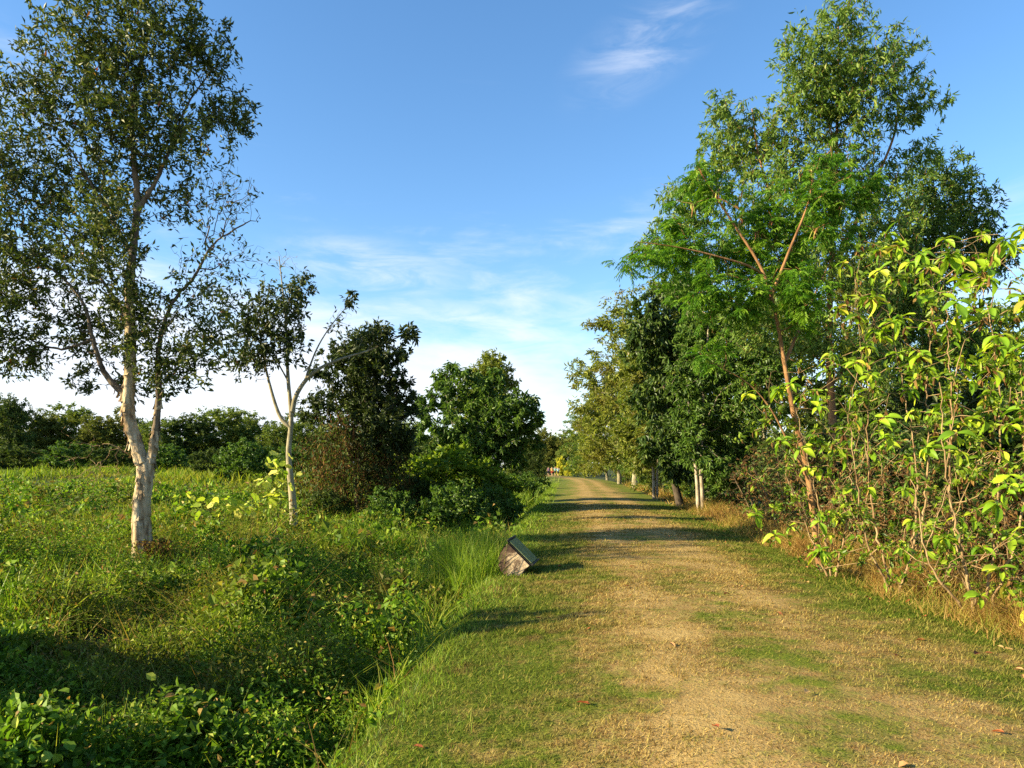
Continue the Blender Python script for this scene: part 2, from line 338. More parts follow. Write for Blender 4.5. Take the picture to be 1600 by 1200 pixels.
def blades(geo, pos, h, rng, width, lean=0.35, bend=0.6, seg=3, rnd=None, leandir=None):
    n = len(pos)
    h = np.broadcast_to(h, (n,)); w = np.broadcast_to(width, (n,))*0.5
    a = rng.random(n)*2*PI if leandir is None else leandir
    ld = np.stack([np.cos(a), np.sin(a), 0*a], 1); sd_ = np.stack([-np.sin(a), np.cos(a), 0*a], 1)
    b = rng.random(n)*PI; sd_ = unit(sd_*np.cos(b)[:, None]*1.0+ld*np.sin(b)[:, None]*0.6)
    le = lean*rng.random(n); be = bend*rng.random(n)
    ps = []
    for i in range(seg+1):
        t = i/seg
        out = h*(le*t+be*t*t*1.1); zz = h*(t-0.55*be*t*t)
        c = pos+ld*out[:, None]+np.stack([0*zz, 0*zz, zz], 1)
        if i == seg: ps.append(c)
        else:
            ww = (w*(1-0.75*t**1.5))[:, None]; ps += [c+sd_*ww, c-sd_*ww]
    k = 2*seg+1; v = np.stack(ps, 1).reshape(-1, 3); base = np.arange(n)[:, None]*k; fs = []
    for i in range(seg-1):
        j = 2*i; fs += [base+[j, j+1, j+3], base+[j, j+3, j+2]]
    fs.append(base+[2*seg-2, 2*seg-1, 2*seg])
    r = rng.random(n) if rnd is None else rnd
    geo.add(v, np.concatenate(fs, 1).reshape(-1, 3), np.repeat(r, k))

def catmull(P, step):
    P = np.asarray(P, float); out = [P[0]]
    Q = np.vstack([2*P[0]-P[1], P, 2*P[-1]-P[-2]])
    for i in range(1, len(Q)-2):
        a, b, c, d = Q[i-1], Q[i], Q[i+1], Q[i+2]
        n = max(1, int(np.linalg.norm((c-b)[:3])/step))
        for k in range(1, n+1):
            t = k/n
            out.append(0.5*((2*b)+(-a+c)*t+(2*a-5*b+4*c-d)*t*t+(-a+3*b-3*c+d)*t**3))
    return np.array(out)

class Wood:
    """branch skeleton: nodes with parents; grown to reach a cloud of points"""
    def __init__(s): s.p = []; s.par = []; s.r = []; s.len = []; s.ok = []
    def limb(s, pts, r0, r1, step=0.12, ok_from=0.3, power=1.0, wob=0.0, rng=None):
        pts = catmull(np.asarray(pts, float), step); n = len(pts)
        if wob and rng is not None: pts[1:] += rng.normal(size=(n-1, 3))*wob
        if s.p:
            d = np.linalg.norm(np.array(s.p)-pts[0], axis=1); par = int(np.argmin(d)); 
        else: par = -1
        for i, q in enumerate(pts):
            t = i/max(1, n-1)
            s.len.append((s.len[par]+np.linalg.norm(q-s.p[par])) if par >= 0 else 0.0)
            s.p.append(q); s.par.append(par); s.r.append(r0+(r1-r0)*t**power); s.ok.append(t >= ok_from)
            par = len(s.p)-1
    def grow(s, pts, bf=0.35, wob=0.10, rng=None, rtip=0.004, gam=0.43, tagv=None):
        pts = np.asarray(pts, float); n = len(pts)
        P = np.array(s.p); ok = np.array(s.ok); ln = np.array(s.len)
        base = len(P)
        D = np.linalg.norm(pts[:, None]-P[None, ok], axis=2)+bf*ln[None, ok]
        idx = np.where(ok)[0]; j = D.argmin(1); best = D[np.arange(n), j]; bp = idx[j]
        pos = list(s.p); par = list(s.par); length = list(s.len); tg = [-1]*base
        alive = np.ones(n, bool)
        for _ in range(n):
            i = int(np.argmin(np.where(alive, best, 1e9)))
            alive[i] = False
            q = pts[i]; pp = bp[i]
            d = np.linalg.norm(q-pos[pp])
            # a bent middle node
            mid = (q+pos[pp])*0.5+rng.normal(size=3)*wob*d*np.array([1, 1, 0.6])+np.array([0, 0, -0.05*d])
            pos.append(mid); par.append(int(pp)); length.append(length[pp]+d*0.5); tg.append(i)
            pos.append(q); par.append(len(pos)-2); length.append(length[pp]+d); tg.append(i)
            k = len(pos)-1
            c = np.linalg.norm(pts-q, axis=1)+bf*length[k]
            m = alive & (c < best); best[m] = c[m]; bp[m] = k
        P = np.array(pos); par = np.array(par); nn_ = len(P)
        tips = np.zeros(nn_); ch = np.zeros(nn_, int)
        for i in range(nn_):
            if par[i] >= 0: ch[par[i]] += 1
        tips[ch == 0] = 1
        for i in range(nn_-1, -1, -1):
            if par[i] >= 0: tips[par[i]] += tips[i]
        r = rtip*np.maximum(tips, 1)**gam
        r[:base] = np.maximum(np.array(s.r), r[:base]*0.0)
        s.P, s.Par, s.Rad, s.Base, s.Tips, s.Tag = P, par, r, base, tips, np.array(tg)
        # a shoot is never thicker than what carries it
        for i in range(base, nn_): r[i] = min(r[i], r[par[i]]*0.92)
        return s
    def tube(s, geo, kbig=9, kmid=5, ridge=0.0, rng=None, rmin=0.0, rmax=99.0):
        P, par, r, tips = s.P, s.Par, s.Rad, s.Tips; n = len(P)
        T = np.zeros((n, 3)); has = par >= 0
        T[has] = unit(P[has]-P[par[has]]); T[~has] = [0, 0, 1]
        main = np.full(n, -1); bt = np.zeros(n)
        order = np.arange(n)
        for i in order:
            p = par[i]
            key = tips[i]+(1e6 if i < s.Base and p == i-1 else 0)
            if p >= 0 and key > bt[p]: bt[p] = key; main[p] = i
        e = np.where(has & (r > rmin) & (r <= rmax))[0]
        def ring(c, t, rad, k):
            ref = np.array([1.0, 0.23, 0.11]); U = unit(ref-t*(t@ref)[:, None]); V = np.cross(t, U)
            a = np.arange(k)*2*PI/k
            rr = np.broadcast_to(rad[:, None], (len(c), k))
            if ridge:
                zz = c[:, 2:3]+c[:, 0:1]*0.3; aa = np.broadcast_to(np.cos(a)*1.1, rr.shape); bb = np.broadcast_to(np.sin(a)*1.1, rr.shape)
                rr = rr*(1+ridge*4*(vn(aa+zz*0.35, bb+zz*0.6+7, 0.55, 61)-0.5)+ridge*3*(vn(aa*4+3, bb*4+zz*1.3, 0.7, 62)-0.5))
            return c[:, None]+rr[..., None]*(np.cos(a)[None, :, None]*U[:, None]+np.sin(a)[None, :, None]*V[:, None])
        for lo, hi, k in ((0.035, 9, kbig), (0.012, 0.035, kmid), (0, 0.012, 3)):
            ee = e[(r[e] > lo) & (r[e] <= hi)]
            if not len(ee): continue
            p = par[ee]; ism = main[p] == ee
            Ts = np.where(ism[:, None], T[p], T[ee]); Rs = np.where(ism, r[p], r[ee])
            a0 = ring(P[p], Ts, Rs, k); a1 = ring(P[ee], T[ee], r[ee], k)
            v = np.concatenate([a0, a1], 1).reshape(-1, 3)
            b = np.arange(len(ee))[:, None]*(2*k); i = np.arange(k); j = (i+1) % k
            f = np.stack([np.stack([i, j, j+k], 1), np.stack([i, j+k, i+k], 1)], 1).reshape(-1, 3)
            geo.add(v, (b[:, None, :]+f[None]).reshape(-1, 3), np.repeat(np.random.default_rng(3).random(len(ee)), 2*k))

def cloud(rng, clumps, n, s, bx, by, depth=0.8, shell=2.0):
    """points inside the lobes of a crown; lobes are drawn in sketch units around the tree's base and scaled to metres"""
    C = []
    for c in clumps:
        x, y, r = c[:3]; dy = c[3] if len(c) > 3 and c[3] is not None else None
        w = c[4] if len(c) > 4 else 1.0; lf = c[5] if len(c) > 5 else 1.0; asp = c[6] if len(c) > 6 else 1.0
        C.append((x, y, r, dy, w, lf, asp))
    wt = np.array([c[2]**2*c[4] for c in C]); wt = wt/wt.sum()
    rmax = max(c[2] for c in C); P = []; LF = []
    for c, w in zip(C, wt):
        k = max(3, int(round(n*w)))
        dy = c[3]*1.0 if c[3] is not None else rng.uniform(-depth, depth)*rmax
        q = rdir(rng, k)*(rng.random(k)**(1/shell))[:, None]
        px = np.stack([(c[0]-bx)+q[:, 0]*c[2], dy+q[:, 1]*c[2], (by-c[1])+q[:, 2]*c[2]*c[6]], 1)
        P.append(px*s); LF += [c[5]]*k
    return np.vstack(P), np.array(LF)

def make_tree(name, label, cat, base, s, bxy, limbs, clumps, npts, leafn, leaf, wood_mat, leaf_material, seed, group=None,
              bf=0.35, droop=0.3, rtip=0.004, gam=0.43, ridge=0.0, depth=0.8, shell=2.0, kbig=9, wob=0.10, spread=0.5, minr=0.03, step=0.12, ok_from=0.35, trunkwob=0.0, tpow=0.6, limb_mat=None, limb_r=0.0, ok2=0.1):
    rng = np.random.default_rng(seed); bx, by = bxy
    e = empty(name, base, label, cat, group)
    W = Wood()
    for k, lm in enumerate(limbs):
        pts, r0, r1 = lm[:3]
        P = [((q[0]-bx)*s, (q[2] if len(q) > 2 else 0)*s, (by-q[1])*s) for q in pts]
        W.limb(P, r0, r1, step, ok_from if k == 0 else ok2, tpow, trunkwob, rng)
    pts, lf = cloud(rng, clumps, npts, s, bx, by, depth, shell)
    W.grow(pts, bf, wob, rng, rtip, gam)
    g = Geo(); W.tube(g, kbig, 5, ridge, rmin=limb_r); g.build('trunk', wood_mat, e, True); ALLTRI[0] += g.tris()
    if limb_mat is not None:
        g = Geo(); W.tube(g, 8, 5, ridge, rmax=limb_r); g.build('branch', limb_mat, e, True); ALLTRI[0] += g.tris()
    # leaves along thin shoots
    th = (W.Rad < minr) & (W.Tag >= 0)
    idx = np.where(th)[0]; lfac = lf[W.Tag[idx]]
    k = rng.poisson(leafn*lfac/2)
    ii = np.repeat(idx, k)
    A = W.P[W.Par[ii]]; B = W.P[ii]; t = rng.random(len(ii))[:, None]
    pos = A+(B-A)*t; d = unit(B-A)*0.6+rdir(rng, len(ii))*0.9+np.array([0, 0, -droop])
    g = Geo(); Ln, Wd, sh, curl = leaf
    ln = Ln*rng.uniform(0.65, 1.2, len(ii))
    pos = pos+rdir(rng, len(ii))*(Ln*spread*rng.random(len(ii)))[:, None]
    leaves(g, pos, d, rng, ln, ln*Wd, 0.25, sh, curl)
    c = g.build('crown', leaf_material, e); c['kind'] = 'stuff'; ALLTRI[0] += g.tris()
    e['_n'] = len(ii)
    return e, W

#STRUCTURE
# ------------------------------------------------------------------ setting: ground and path
def sheet(name, us, ys, mat, kind='structure'):
    U, Y = np.meshgrid(us, ys); hwv = half(Y)
    # u is stretched with the path's own half width so the path's edge is a grid line
    X = cx(Y)+np.sign(U)*(np.where(np.abs(U) <= 1, np.abs(U)*hwv, hwv+np.abs(U)-1))
    Z = ground_z(X, Y); nu = len(us); ny = len(ys)
    i = (np.arange(ny-1)[:, None]*nu+np.arange(nu-1)[None]).ravel()
    f = np.concatenate([np.stack([i, i+1, i+nu+1], 1), np.stack([i, i+nu+1, i+nu], 1)])
    return np.stack([X, Y, Z], 2).reshape(-1, 3), f
ys = np.concatenate([np.arange(-20, 2, 2.0), np.arange(2, 20, 0.2), np.arange(20, 60, 0.8), np.arange(60, 160, 4.0), [180, 220, 300, 450, 700, 1100, 1800, 2600]])
g = Geo(); v, f = sheet('path', np.linspace(-1, 1, 41), ys[:-8], None); g.add(v, f)
tag(g.build('path', M['path'], None, True), kind='structure'); ALLTRI[0] += g.tris()
far = np.array([0, 0.15, 0.3, 0.5, 0.7, 0.9, 1.1, 1.4, 1.8, 2.2, 2.6, 3, 3.5, 4, 4.6, 5.3, 6, 7, 8, 9.5, 11, 13, 15, 18, 22, 27, 33, 42, 55, 80, 120, 200, 350, 700, 1500])
g = Geo()
v, f = sheet('ground', -1-far[::-1], ys, None); g.add(v, f); v, f = sheet('ground', 1+far, ys, None); g.add(v, f)
v, f = sheet('ground', np.linspace(-1, 1, 11), ys[-9:], None); g.add(v, f)
tag(g.build('ground', M['soil'], None, True), kind='structure'); ALLTRI[0] += g.tris()

# ------------------------------------------------------------------ low growth
rng = np.random.default_rng(21)
def scatter(n, y0, y1, x0f, x1f, power=1.0):
    y = y0+(y1-y0)*rng.random(n)**power
    a = x0f(y); b = x1f(y); return a+(b-a)*rng.random(n), y
def uvals(x, y): return x-cx(y), half(y)
# short turf on the path
g = Geo()
for n, y0, y1, ln, wd in ((150000, 2.9, 7.5, 0.034, 0.0040), (120000, 7, 15, 0.045, 0.0065), (50000, 14, 32, 0.06, 0.013)):
    x, y = scatter(n, y0, y1, lambda y: cx(y)-half(y)-0.5, lambda y: np.minimum(cx(y)+half(y)+0.4, 0.74*y+1.5))
    u, hw = uvals(x, y); gr = sstep(0.8, 2.3, np.abs(u-0.15))*0.7+fbm(x, y, 0.8, 5)-0.2
    keep = rng.random(n) < (0.42+0.85*gr)*(0.40+1.1*sstep(0.3, 0.62, fbm(x, y, 1.1, 6))); x, y, gr, u = x[keep], y[keep], gr[keep], u[keep]; n = len(x)
    pos = np.stack([x, y, ground_z(x, y)-0.004], 1); a = rng.random(n)*2*PI
    lng = ln*rng.uniform(0.5, 1.3, n)*(0.65+0.7*np.clip(gr, 0, 1)); up_ = rng.uniform(0.25, 1.1, n)
    d = unit(np.stack([np.cos(a), np.sin(a), up_], 1)); sdv = np.stack([-np.sin(a), np.cos(a), 0*a], 1)*(wd*rng.uniform(0.6, 1.3, n))[:, None]
    v = np.stack([pos+sdv, pos-sdv, pos+d*lng[:, None]], 1).reshape(-1, 3)
    g.add(v, np.arange(3*n).reshape(-1, 3), np.repeat(rng.random(n), 3))
for n, y0, y1, h0, wd in ((26000, 2.9, 9, 0.055, 0.0045), (22000, 9, 22, 0.075, 0.009)):
    x, y = scatter(n, y0, y1, lambda y: cx(y)-half(y)-0.3, lambda y: np.minimum(cx(y)+half(y)+0.3, 0.74*y+1.5))
    q = rng.integers(0, n//14, n); tx, ty = x[q]+rng.normal(size=n)*0.035, y[q]+rng.normal(size=n)*0.035
    u, hw = uvals(tx, ty); k = (sstep(0.3, 2.2, np.abs(u-0.15))*0.55+fbm(x[q], y[q], 0.9, 27)) > 0.62; tx, ty = tx[k], ty[k]; n = len(tx)
    blades(g, np.stack([tx, ty, ground_z(tx, ty)-0.004], 1), h0*rng.uniform(0.4, 1.3, n), rng, wd, 0.9, 0.9, 2)
tag(g.build('turf', M['path_blade']), 'short worn straw and green turf growing over the dirt path', 'grass', kind='stuff'); ALLTRI[0] += g.tris()

# longer bright grass on the bank beside the ditch
g = Geo()
for n, y0, y1, h0, wd in ((6000, 2.6, 8, 0.12, 0.006), (8000, 8, 18, 0.17, 0.010), (16000, 18, 75, 0.20, 0.024)):
    x, y = scatter(n, y0, y1, lambda y: cx(y)-half(y)-0.7, lambda y: cx(y)-half(y)+0.6)
    u, hw = uvals(x, y); e = -u-hw
    keep = rng.random(n) < np.exp(-np.maximum(0, -e-0.05)*3.0)*(0.35+fbm(x, y, 0.7, 8)); x, y, e = x[keep], y[keep], e[keep]; n = len(x)
    blades(g, np.stack([x, y, ground_z(x, y)-0.01], 1), h0*rng.uniform(0.4, 1.4, n)*(0.6+0.6*sstep(-0.4, 0.5, e)), rng, wd, 0.5, 0.8, 2)
tag(g.build('bank_grass', M['blade']), 'bright green longer grass fringing the ditch side of the path', 'grass', kind='stuff'); ALLTRI[0] += g.tris()

# leafy creepers filling ditch and near field
def canopy_h(x, y):
    return 0.08+(0.30+0.70*sstep(0.28, 0.72, fbm(x, y, 2.4, 14)))*(0.25+1.05*vn(x, y, 0.62, 15))*(0.7+0.6*vn(x, y, 0.27, 16))*(0.6+0.4*sstep(4, 8, y))
def edge_fade(x, y):
    u, hw = uvals(x, y); return sstep(0.35, 0.95, -u-hw)
g = Geo()
for n, y0, y1, ln in ((150000, 2.4, 8, 0.058), (165000, 8, 16, 0.066), (95000, 16, 36, 0.12)):
    x, y = scatter(n, y0, y1, lambda y: -0.76*y-1.2, lambda y: cx(y)-half(y)-0.1, 0.75)
    ef = edge_fade(x, y); keep = rng.random(n) < (ef+0.05)*(0.12+1.1*canopy_h(x, y)); x, y, ef = x[keep], y[keep], ef[keep]; n = len(x)
    # leaves gather on shoots
    q = rng.integers(0, max(1, n//7), n); sx, sy = x[q], y[q]
    h = canopy_h(sx, sy)*(0.35+0.65*edge_fade(sx, sy))*rng.uniform(0.75, 1.15, n); t = rng.random(n)**0.55
    pos = np.stack([sx+rng.normal(size=n)*ln*1.3, sy+rng.normal(size=n)*ln*1.3, ground_z(sx, sy)+h*t], 1)
    d = rdir(rng, n)+np.array([-0.25, -0.35, 0.25])
    sp_ = vn(sx, sy, 0.8, 19); l = ln*rng.uniform(0.5, 1.3, n)*np.where(sp_ > 0.68, 1.3 if y0 < 8 else 1.7, np.where(sp_ < 0.33, 0.7, 1.0))
    wl = l*np.where(sp_ > 0.68, 0.72, np.where(sp_ < 0.33, 0.28, 0.46))*rng.uniform(0.8, 1.2, n); big = (sp_ > 0.60) & (y0 < 8)
    for mk, shp in ((big, 'oval'), (~big, 'rhomb')):
        leaves(g, pos[mk], d[mk], rng, l[mk], wl[mk], 0.22, shp, 0.2, 0.2, face=(-0.7, -0.45, 0.35))
tag(g.build('creeper_cover', M['cover']), 'tangled leafy creepers covering the ditch and the near field', 'ground cover', kind='stuff'); ALLTRI[0] += g.tris()

# dead stalks sticking out of the creepers
g = Geo(); n = 5200; x, y = scatter(n, 2.8, 20, lambda y: -0.76*y-1.0, lambda y: cx(y)-half(y)-0.2, 0.9)
k = fbm(x, y, 1.9, 37) > 0.46; x, y = x[k], y[k]; n = len(x)
blades(g, np.stack([x, y, ground_z(x, y)+0.1], 1), (0.15+canopy_h(x, y))*rng.uniform(0.5, 1.35, n), rng, 0.005+0.0005*y, 1.3, 0.7, 3)
tag(g.build('dead_stalk', M['dry']), 'thin brown dead stalks sticking out of the creepers', 'dead stalks', kind='stuff'); ALLTRI[0] += g.tris()
# grass of the field: near wide blades, far tufts
g = Geo()
x, y = scatter(15000, 2.6, 9, lambda y: -0.76*y-1.0, lambda y: cx(y)-half(y)-0.35)
k = fbm(x, y, 1.7, 31) > 0.47; x, y = x[k], y[k]; n = len(x)
blades(g, np.stack([x, y, ground_z(x, y)+0.1], 1), canopy_h(x, y)*rng.uniform(0.5, 1.15, n), rng, 0.011, 0.5, 0.9, 3)
x, y = scatter(26000, 9, 22, lambda y: -0.76*y-1.0, lambda y: cx(y)-half(y)-0.5)
k = fbm(x, y, 2.3, 33) > 0.45; x, y = x[k], y[k]; n = len(x)
blades(g, np.stack([x, y, ground_z(x, y)+0.1], 1), canopy_h(x, y)*rng.uniform(0.5, 1.2, n), rng, 0.013, 0.5, 0.8, 2)
for n, y0, y1, hh, wd in ((42000, 20, 40, 0.55, 0.042), (40000, 38, 95, 0.6, 0.09)):
    x, y = scatter(n, y0, y1, lambda y: -0.76*y-2.0, lambda y: cx(y)-half(y)-1.2, 0.8)
    h = hh*(0.15+1.35*sstep(0.25, 0.75, fbm(x, y*0.6, 4.5, 41))); n = len(x)
    blades(g, np.stack([x, y, ground_z(x, y)], 1), h*rng.uniform(0.6, 1.2, n), rng, wd, 0.6, 0.8, 2)
tag(g.build('field_grass', M['field']), 'rough green grass spreading over the wide field on the left', 'grass', kind='stuff'); ALLTRI[0] += g.tris()

# dry litter and dead grass under the shrubs, right of the path
g = Geo()
for n, y0, y1, hh, wd in ((60000, 4.5, 12, 0.52, 0.007), (40000, 12, 30, 0.55, 0.013), (9000, 30, 75, 0.55, 0.04)):
    x, y = scatter(n, y0, y1, lambda y: cx(y)+half(y)-0.15, lambda y: cx(y)+half(y)+2.4, 1.0)
    u, hw = uvals(x, y); e = u-hw; k = rng.random(n) < sstep(-0.35, 0.5, e+0.9*(fbm(x, y, 1.3, 52)-0.5))*(0.05+1.25*sstep(0.3, 0.75, fbm(x, y, 0.8, 51))); x, y, e = x[k], y[k], e[k]; n = len(x)
    blades(g, np.stack([x, y, ground_z(x, y)-0.01], 1), hh*rng.uniform(0.3, 1.5, n)*(0.35+0.65*sstep(0, 0.8, e)), rng, wd, 0.9, 1.0, 2,
           rnd=np.clip(0.12+rng.random(n)*0.62+0.9*(fbm(x, y, 1.1, 53)-0.45), 0, 1))
tag(g.build('dry_grass', M['dry']), 'golden brown dead grass along the right edge under the shrubs', 'dry grass', kind='stuff'); ALLTRI[0] += g.tris()
g = Geo()
n = 700; x, y = scatter(n, 3.5, 24, lambda y: cx(y)-half(y), lambda y: cx(y)+half(y)+1.0, 1.3)
u, hw = uvals(x, y); k = rng.random(n) < 0.12+0.9*sstep(0.5, 1.05, u/hw); x, y = x[k], y[k]; n = len(x)
a = rng.random(n)*2*PI
leaves(g, np.stack([x, y, ground_z(x, y)+0.02], 1), np.stack([np.cos(a), np.sin(a), rng.normal(size=n)*0.25], 1), rng, rng.uniform(0.05, 0.11, n), rng.uniform(0.02, 0.05, n), 0.3, 'oval', 0.1, 3.0)
tag(g.build('leaf_litter', M['fallen']), 'scattered red and tan fallen leaves lying on the path', 'fallen leaves', kind='stuff'); ALLTRI[0] += g.tris()

def at(x, y):
    return (x, y, float(ground_z(x, y)))
def sk(px, d):   # where something drawn at sketch column px stands, d metres ahead
    return (px-800)/1150*d
def base_row(d, z): return 730+(1.6-z)*1150/d
def stand(px, d, dz=-0.05):
    x = sk(px, d); b = at(x, d); return (b[0], b[1], b[2]+dz), d/1150, (px, base_row(d, b[2]+dz))

#TREES
# ------------------------------------------------------------------ trees left of the path
B, S_, BX = stand(225, 14)
paperbark, Wp = make_tree('paperbark_tree', 'tall paperbark tree with pale peeling forked trunk in the left field', 'tree', B, S_, BX,
    [([(225, BX[1]), (221, 800), (227, 745), (214, 700), (200, 640), (204, 560), (203, 450), (214, 320), (206, 170), (235, 40)], 0.25, 0.028),
     ([(230, 745), (240, 690), (248, 620), (247, 550), (266, 480), (305, 430), (335, 380), (390, 345)], 0.125, 0.012),
     ([(203, 625), (165, 585), (145, 530), (128, 470), (80, 420), (10, 390)], 0.085, 0.014),
     ([(145, 530), (90, 545), (20, 520)], 0.05, 0.012),
     ([(214, 330), (250, 270), (290, 170), (330, 110)], 0.07, 0.012),
     ([(208, 400), (150, 300), (90, 200)], 0.07, 0.012),
     ([(204, 500), (130, 400), (50, 310)], 0.06, 0.012),
     ([(250, 570), (300, 560), (350, 530), (385, 520)], 0.045, 0.012)],
    [(245, 50, 100, None, 1.1), (155, 95, 85), (322, 92, 62, None, 1.2), (342, 162, 54, None, 1.3), (85, 185, 80), (200, 190, 90), (290, 220, 60),
     (15, 270, 90), (125, 285, 90), (250, 280, 60, None, 0.6), (345, 250, 36, None, 0.8, 0.8), (345, 310, 62, None, 1.2, 0.10), (60, 385, 90, None, 0.9), (-40, 370, 80), (-70, 240, 70),
     (190, 390, 75, None, 0.8), (325, 400, 60, None, 1.1, 0.18), (30, 470, 75, None, 1.0), (115, 500, 60, None, 1.0), (215, 490, 62, None, 1.1), (310, 480, 55, None, 1.0, 0.55),
     (30, 550, 55, None, 1.0), (335, 555, 52, None, 1.1), (265, 575, 48, None, 1.2), (90, 580, 35, None, 0.7), (175, 595, 34, None, 0.9), (392, 320, 36, None, 1.2, 0.02), (375, 400, 40, None, 1.0, 0.05), (370, 480, 40, None, 0.7, 0.8), (-60, 500, 70), (212, 340, 55, -75, 0.5), (215, 440, 55, -65, 0.7), (205, 200, 70, -80, 0.6), (250, 130, 70, -70, 0.6), (225, 545, 40, -40, 0.6)],
    4600, 10.5, (0.122, 0.36, 'rhomb', 0.1), M['paperbark'], M['paper_leaf'], 101, droop=0.15, rtip=0.0042, gam=0.38, ridge=0.06, kbig=28, wob=0.16, spread=1.0, minr=0.02, trunkwob=0.006, tpow=0.42, step=0.07, limb_mat=M['shaded_limb_bark'], limb_r=0.075)
# loose bark plates and the hanging dead twigs on the fork
rng = np.random.default_rng(5)
tr = np.where((np.arange(len(Wp.P)) < Wp.Base) & (Wp.Rad > 0.06) & (Wp.P[:, 2] < 4.2))[0]
for i in range(130):
    j = int(rng.choice(tr)); c = Wp.P[j]; a = rng.uniform(-PI, PI); rr = Wp.Rad[j]*1.02
    hgt = rng.uniform(0.06, 0.22); wid = rng.uniform(0.02, 0.06); out = rng.uniform(0.012, 0.05); g = Geo()
    rows = []
    for q in range(4):
        t = q/3; o = rr+out*t*t; zz = -hgt*t
        for b in (-1, 0, 1):
            aa = a+b*wid/rr*(1-0.3*t); rows.append((c[0]+math.cos(aa)*o, c[1]+math.sin(aa)*o, c[2]+zz*1.0+rng.normal()*0.006))
    f = []
    for q in range(3):
        for b in range(2):
            k = q*3+b; f += [(k, k+1, k+4), (k, k+4, k+3)]
    g.add(rows, f); g.build('bark_plate', M['paperbark'], paperbark, True)
def twig_spray(name, parent, pts0, ends, mat, r0, seed, rtip=0.003):
    rng = np.random.default_rng(seed); W = Wood(); W.limb(pts0, r0, r0*0.6, 0.08, 0.2); W.grow(ends, 0.3, 0.18, rng, rtip, 0.22)
    g = Geo(); W.tube(g, 6, 4); ALLTRI[0] += g.tris(); return g.build(name, mat, parent, True)
e0 = rng.normal(size=(170, 3))*np.array([0.26, 0.25, 0.36])+np.array([-0.98, -0.15, 1.85])
twig_spray('dead_twig', paperbark, [(-0.28, 0, 2.35), (-0.6, -0.1, 2.55), (-0.9, -0.15, 2.5)], e0, M['twig'], 0.014, 9, 0.0046)
g = Geo()
n = 1100; rng = np.random.default_rng(12)
pos = np.stack([0.22+rng.normal(size=n)*0.17, rng.normal(size=n)*0.14-0.1, rng.uniform(0, 0.75, n)], 1)
leaves(g, pos, rdir(rng, n)+np.array([0, 0, -0.6]), rng, rng.uniform(0.05, 0.14, n), 0.035, 0.2)
c = g.build('dead_leaf', M['deadvine'], paperbark); c['kind'] = 'stuff'

B, S_, BX = stand(461, 20)
make_tree('young_tree', 'slender young tree with smooth pale trunk and long bare right branch', 'tree', B, S_, BX,
    [([(461, BX[1]), (457, 780), (451, 710), (455, 655), (450, 590), (446, 500), (436, 400)], 0.14, 0.012),
     ([(454, 668), (440, 655), (428, 625), (412, 560), (400, 480)], 0.07, 0.012),
     ([(455, 650), (464, 615), (490, 582), (530, 562), (575, 548), (615, 530), (645, 518)], 0.085, 0.012),
     ([(475, 598), (495, 545), (520, 505), (552, 468)], 0.04, 0.008),
     ([(452, 600), (425, 540), (412, 430)], 0.03, 0.006)],
    [(445, 490, 48, None, 1.2), (420, 545, 42, None, 1.2), (470, 460, 28), (398, 510, 35), (462, 545, 30), (380, 560, 35, None, 0.8), (640, 522, 16, 0, 1.6, 1.6), (600, 520, 22, 0, 1.6, 1.0), (575, 530, 16, 0, 1.0, 0.8), (548, 470, 16, 0, 1.2, 0.7), (470, 435, 22, None, 1.0, 0.5),
     (438, 405, 30, None, 0.9, 0.03), (520, 500, 30, None, 0.7, 0.15)],
    900, 5.5, (0.16, 0.40, 'rhomb', 0.15), M['pale_bark'], M['dark_leaf'], 102, droop=0.35, rtip=0.0045, wob=0.15, minr=0.03, spread=0.6)

B, S_, BX = stand(562, 26)
vine_tree, Wv = make_tree('vine_draped_tree', 'dark dense tree draped with brown hanging vines behind the slender young tree', 'tree', B, S_, BX,
    [([(562, BX[1]), (560, 740), (572, 660), (568, 560)], 0.2, 0.03), ([(566, 700), (530, 640), (515, 590)], 0.09, 0.02), ([(568, 680), (610, 640), (622, 600)], 0.09, 0.02)],
    [(572, 552, 45), (595, 575, 48, None, 1.3), (540, 575, 42), (615, 625, 38, None, 1.3), (545, 625, 48), (590, 660, 50, None, 1.4), (505, 640, 30), (622, 680, 30, None, 1.3), (500, 690, 32, None, 0.6), (545, 700, 45, None, 0.6), (600, 720, 42, None, 0.7), (570, 610, 50, None, 1.2), (640, 600, 14), (625, 545, 16), (648, 640, 12), (505, 585, 18), (520, 545, 16), (585, 515, 18), (555, 522, 14), (488, 620, 14), (640, 700, 14)],
    1500, 16, (0.18, 0.42, 'rhomb', 0.1), M['dark_bark'], M['dark_leaf'], 103, droop=0.3, depth=0.9, minr=0.04)
rng = np.random.default_rng(44)
g = Geo()
def vr(a): return 1.0+0.75*(vn(np.cos(a)*2+9, np.sin(a)*2+9, 0.9, 71)-0.55)
def vtop(a): return 2.2+2.6*vn(np.cos(a)*3+5, np.sin(a)*3+5, 0.8, 72)
for i in range(240):   # curtain of hanging stems
    a = rng.uniform(0, 2*PI); rr = rng.uniform(0.45, 1.0)*float(vr(a)); x0 = math.cos(a)*rr*1.8; y0 = math.sin(a)*rr*1.6; top = float(vtop(a))*rng.uniform(0.7, 1.05); bot = rng.uniform(0.0, 1.6)
    W = Wood(); nn_ = 7; P = [(x0*(1+0.10*t/(nn_-1))+rng.normal()*0.07, y0+rng.normal()*0.07, top+(bot-top)*t/(nn_-1)) for t in range(nn_)]
    W.limb(P, 0.010, 0.005, 0.4); W.P, W.Par, W.Rad, W.Base, W.Tips = np.array(W.p), np.array(W.par), np.array(W.r), len(W.p), np.ones(len(W.p))
    W.tube(g)
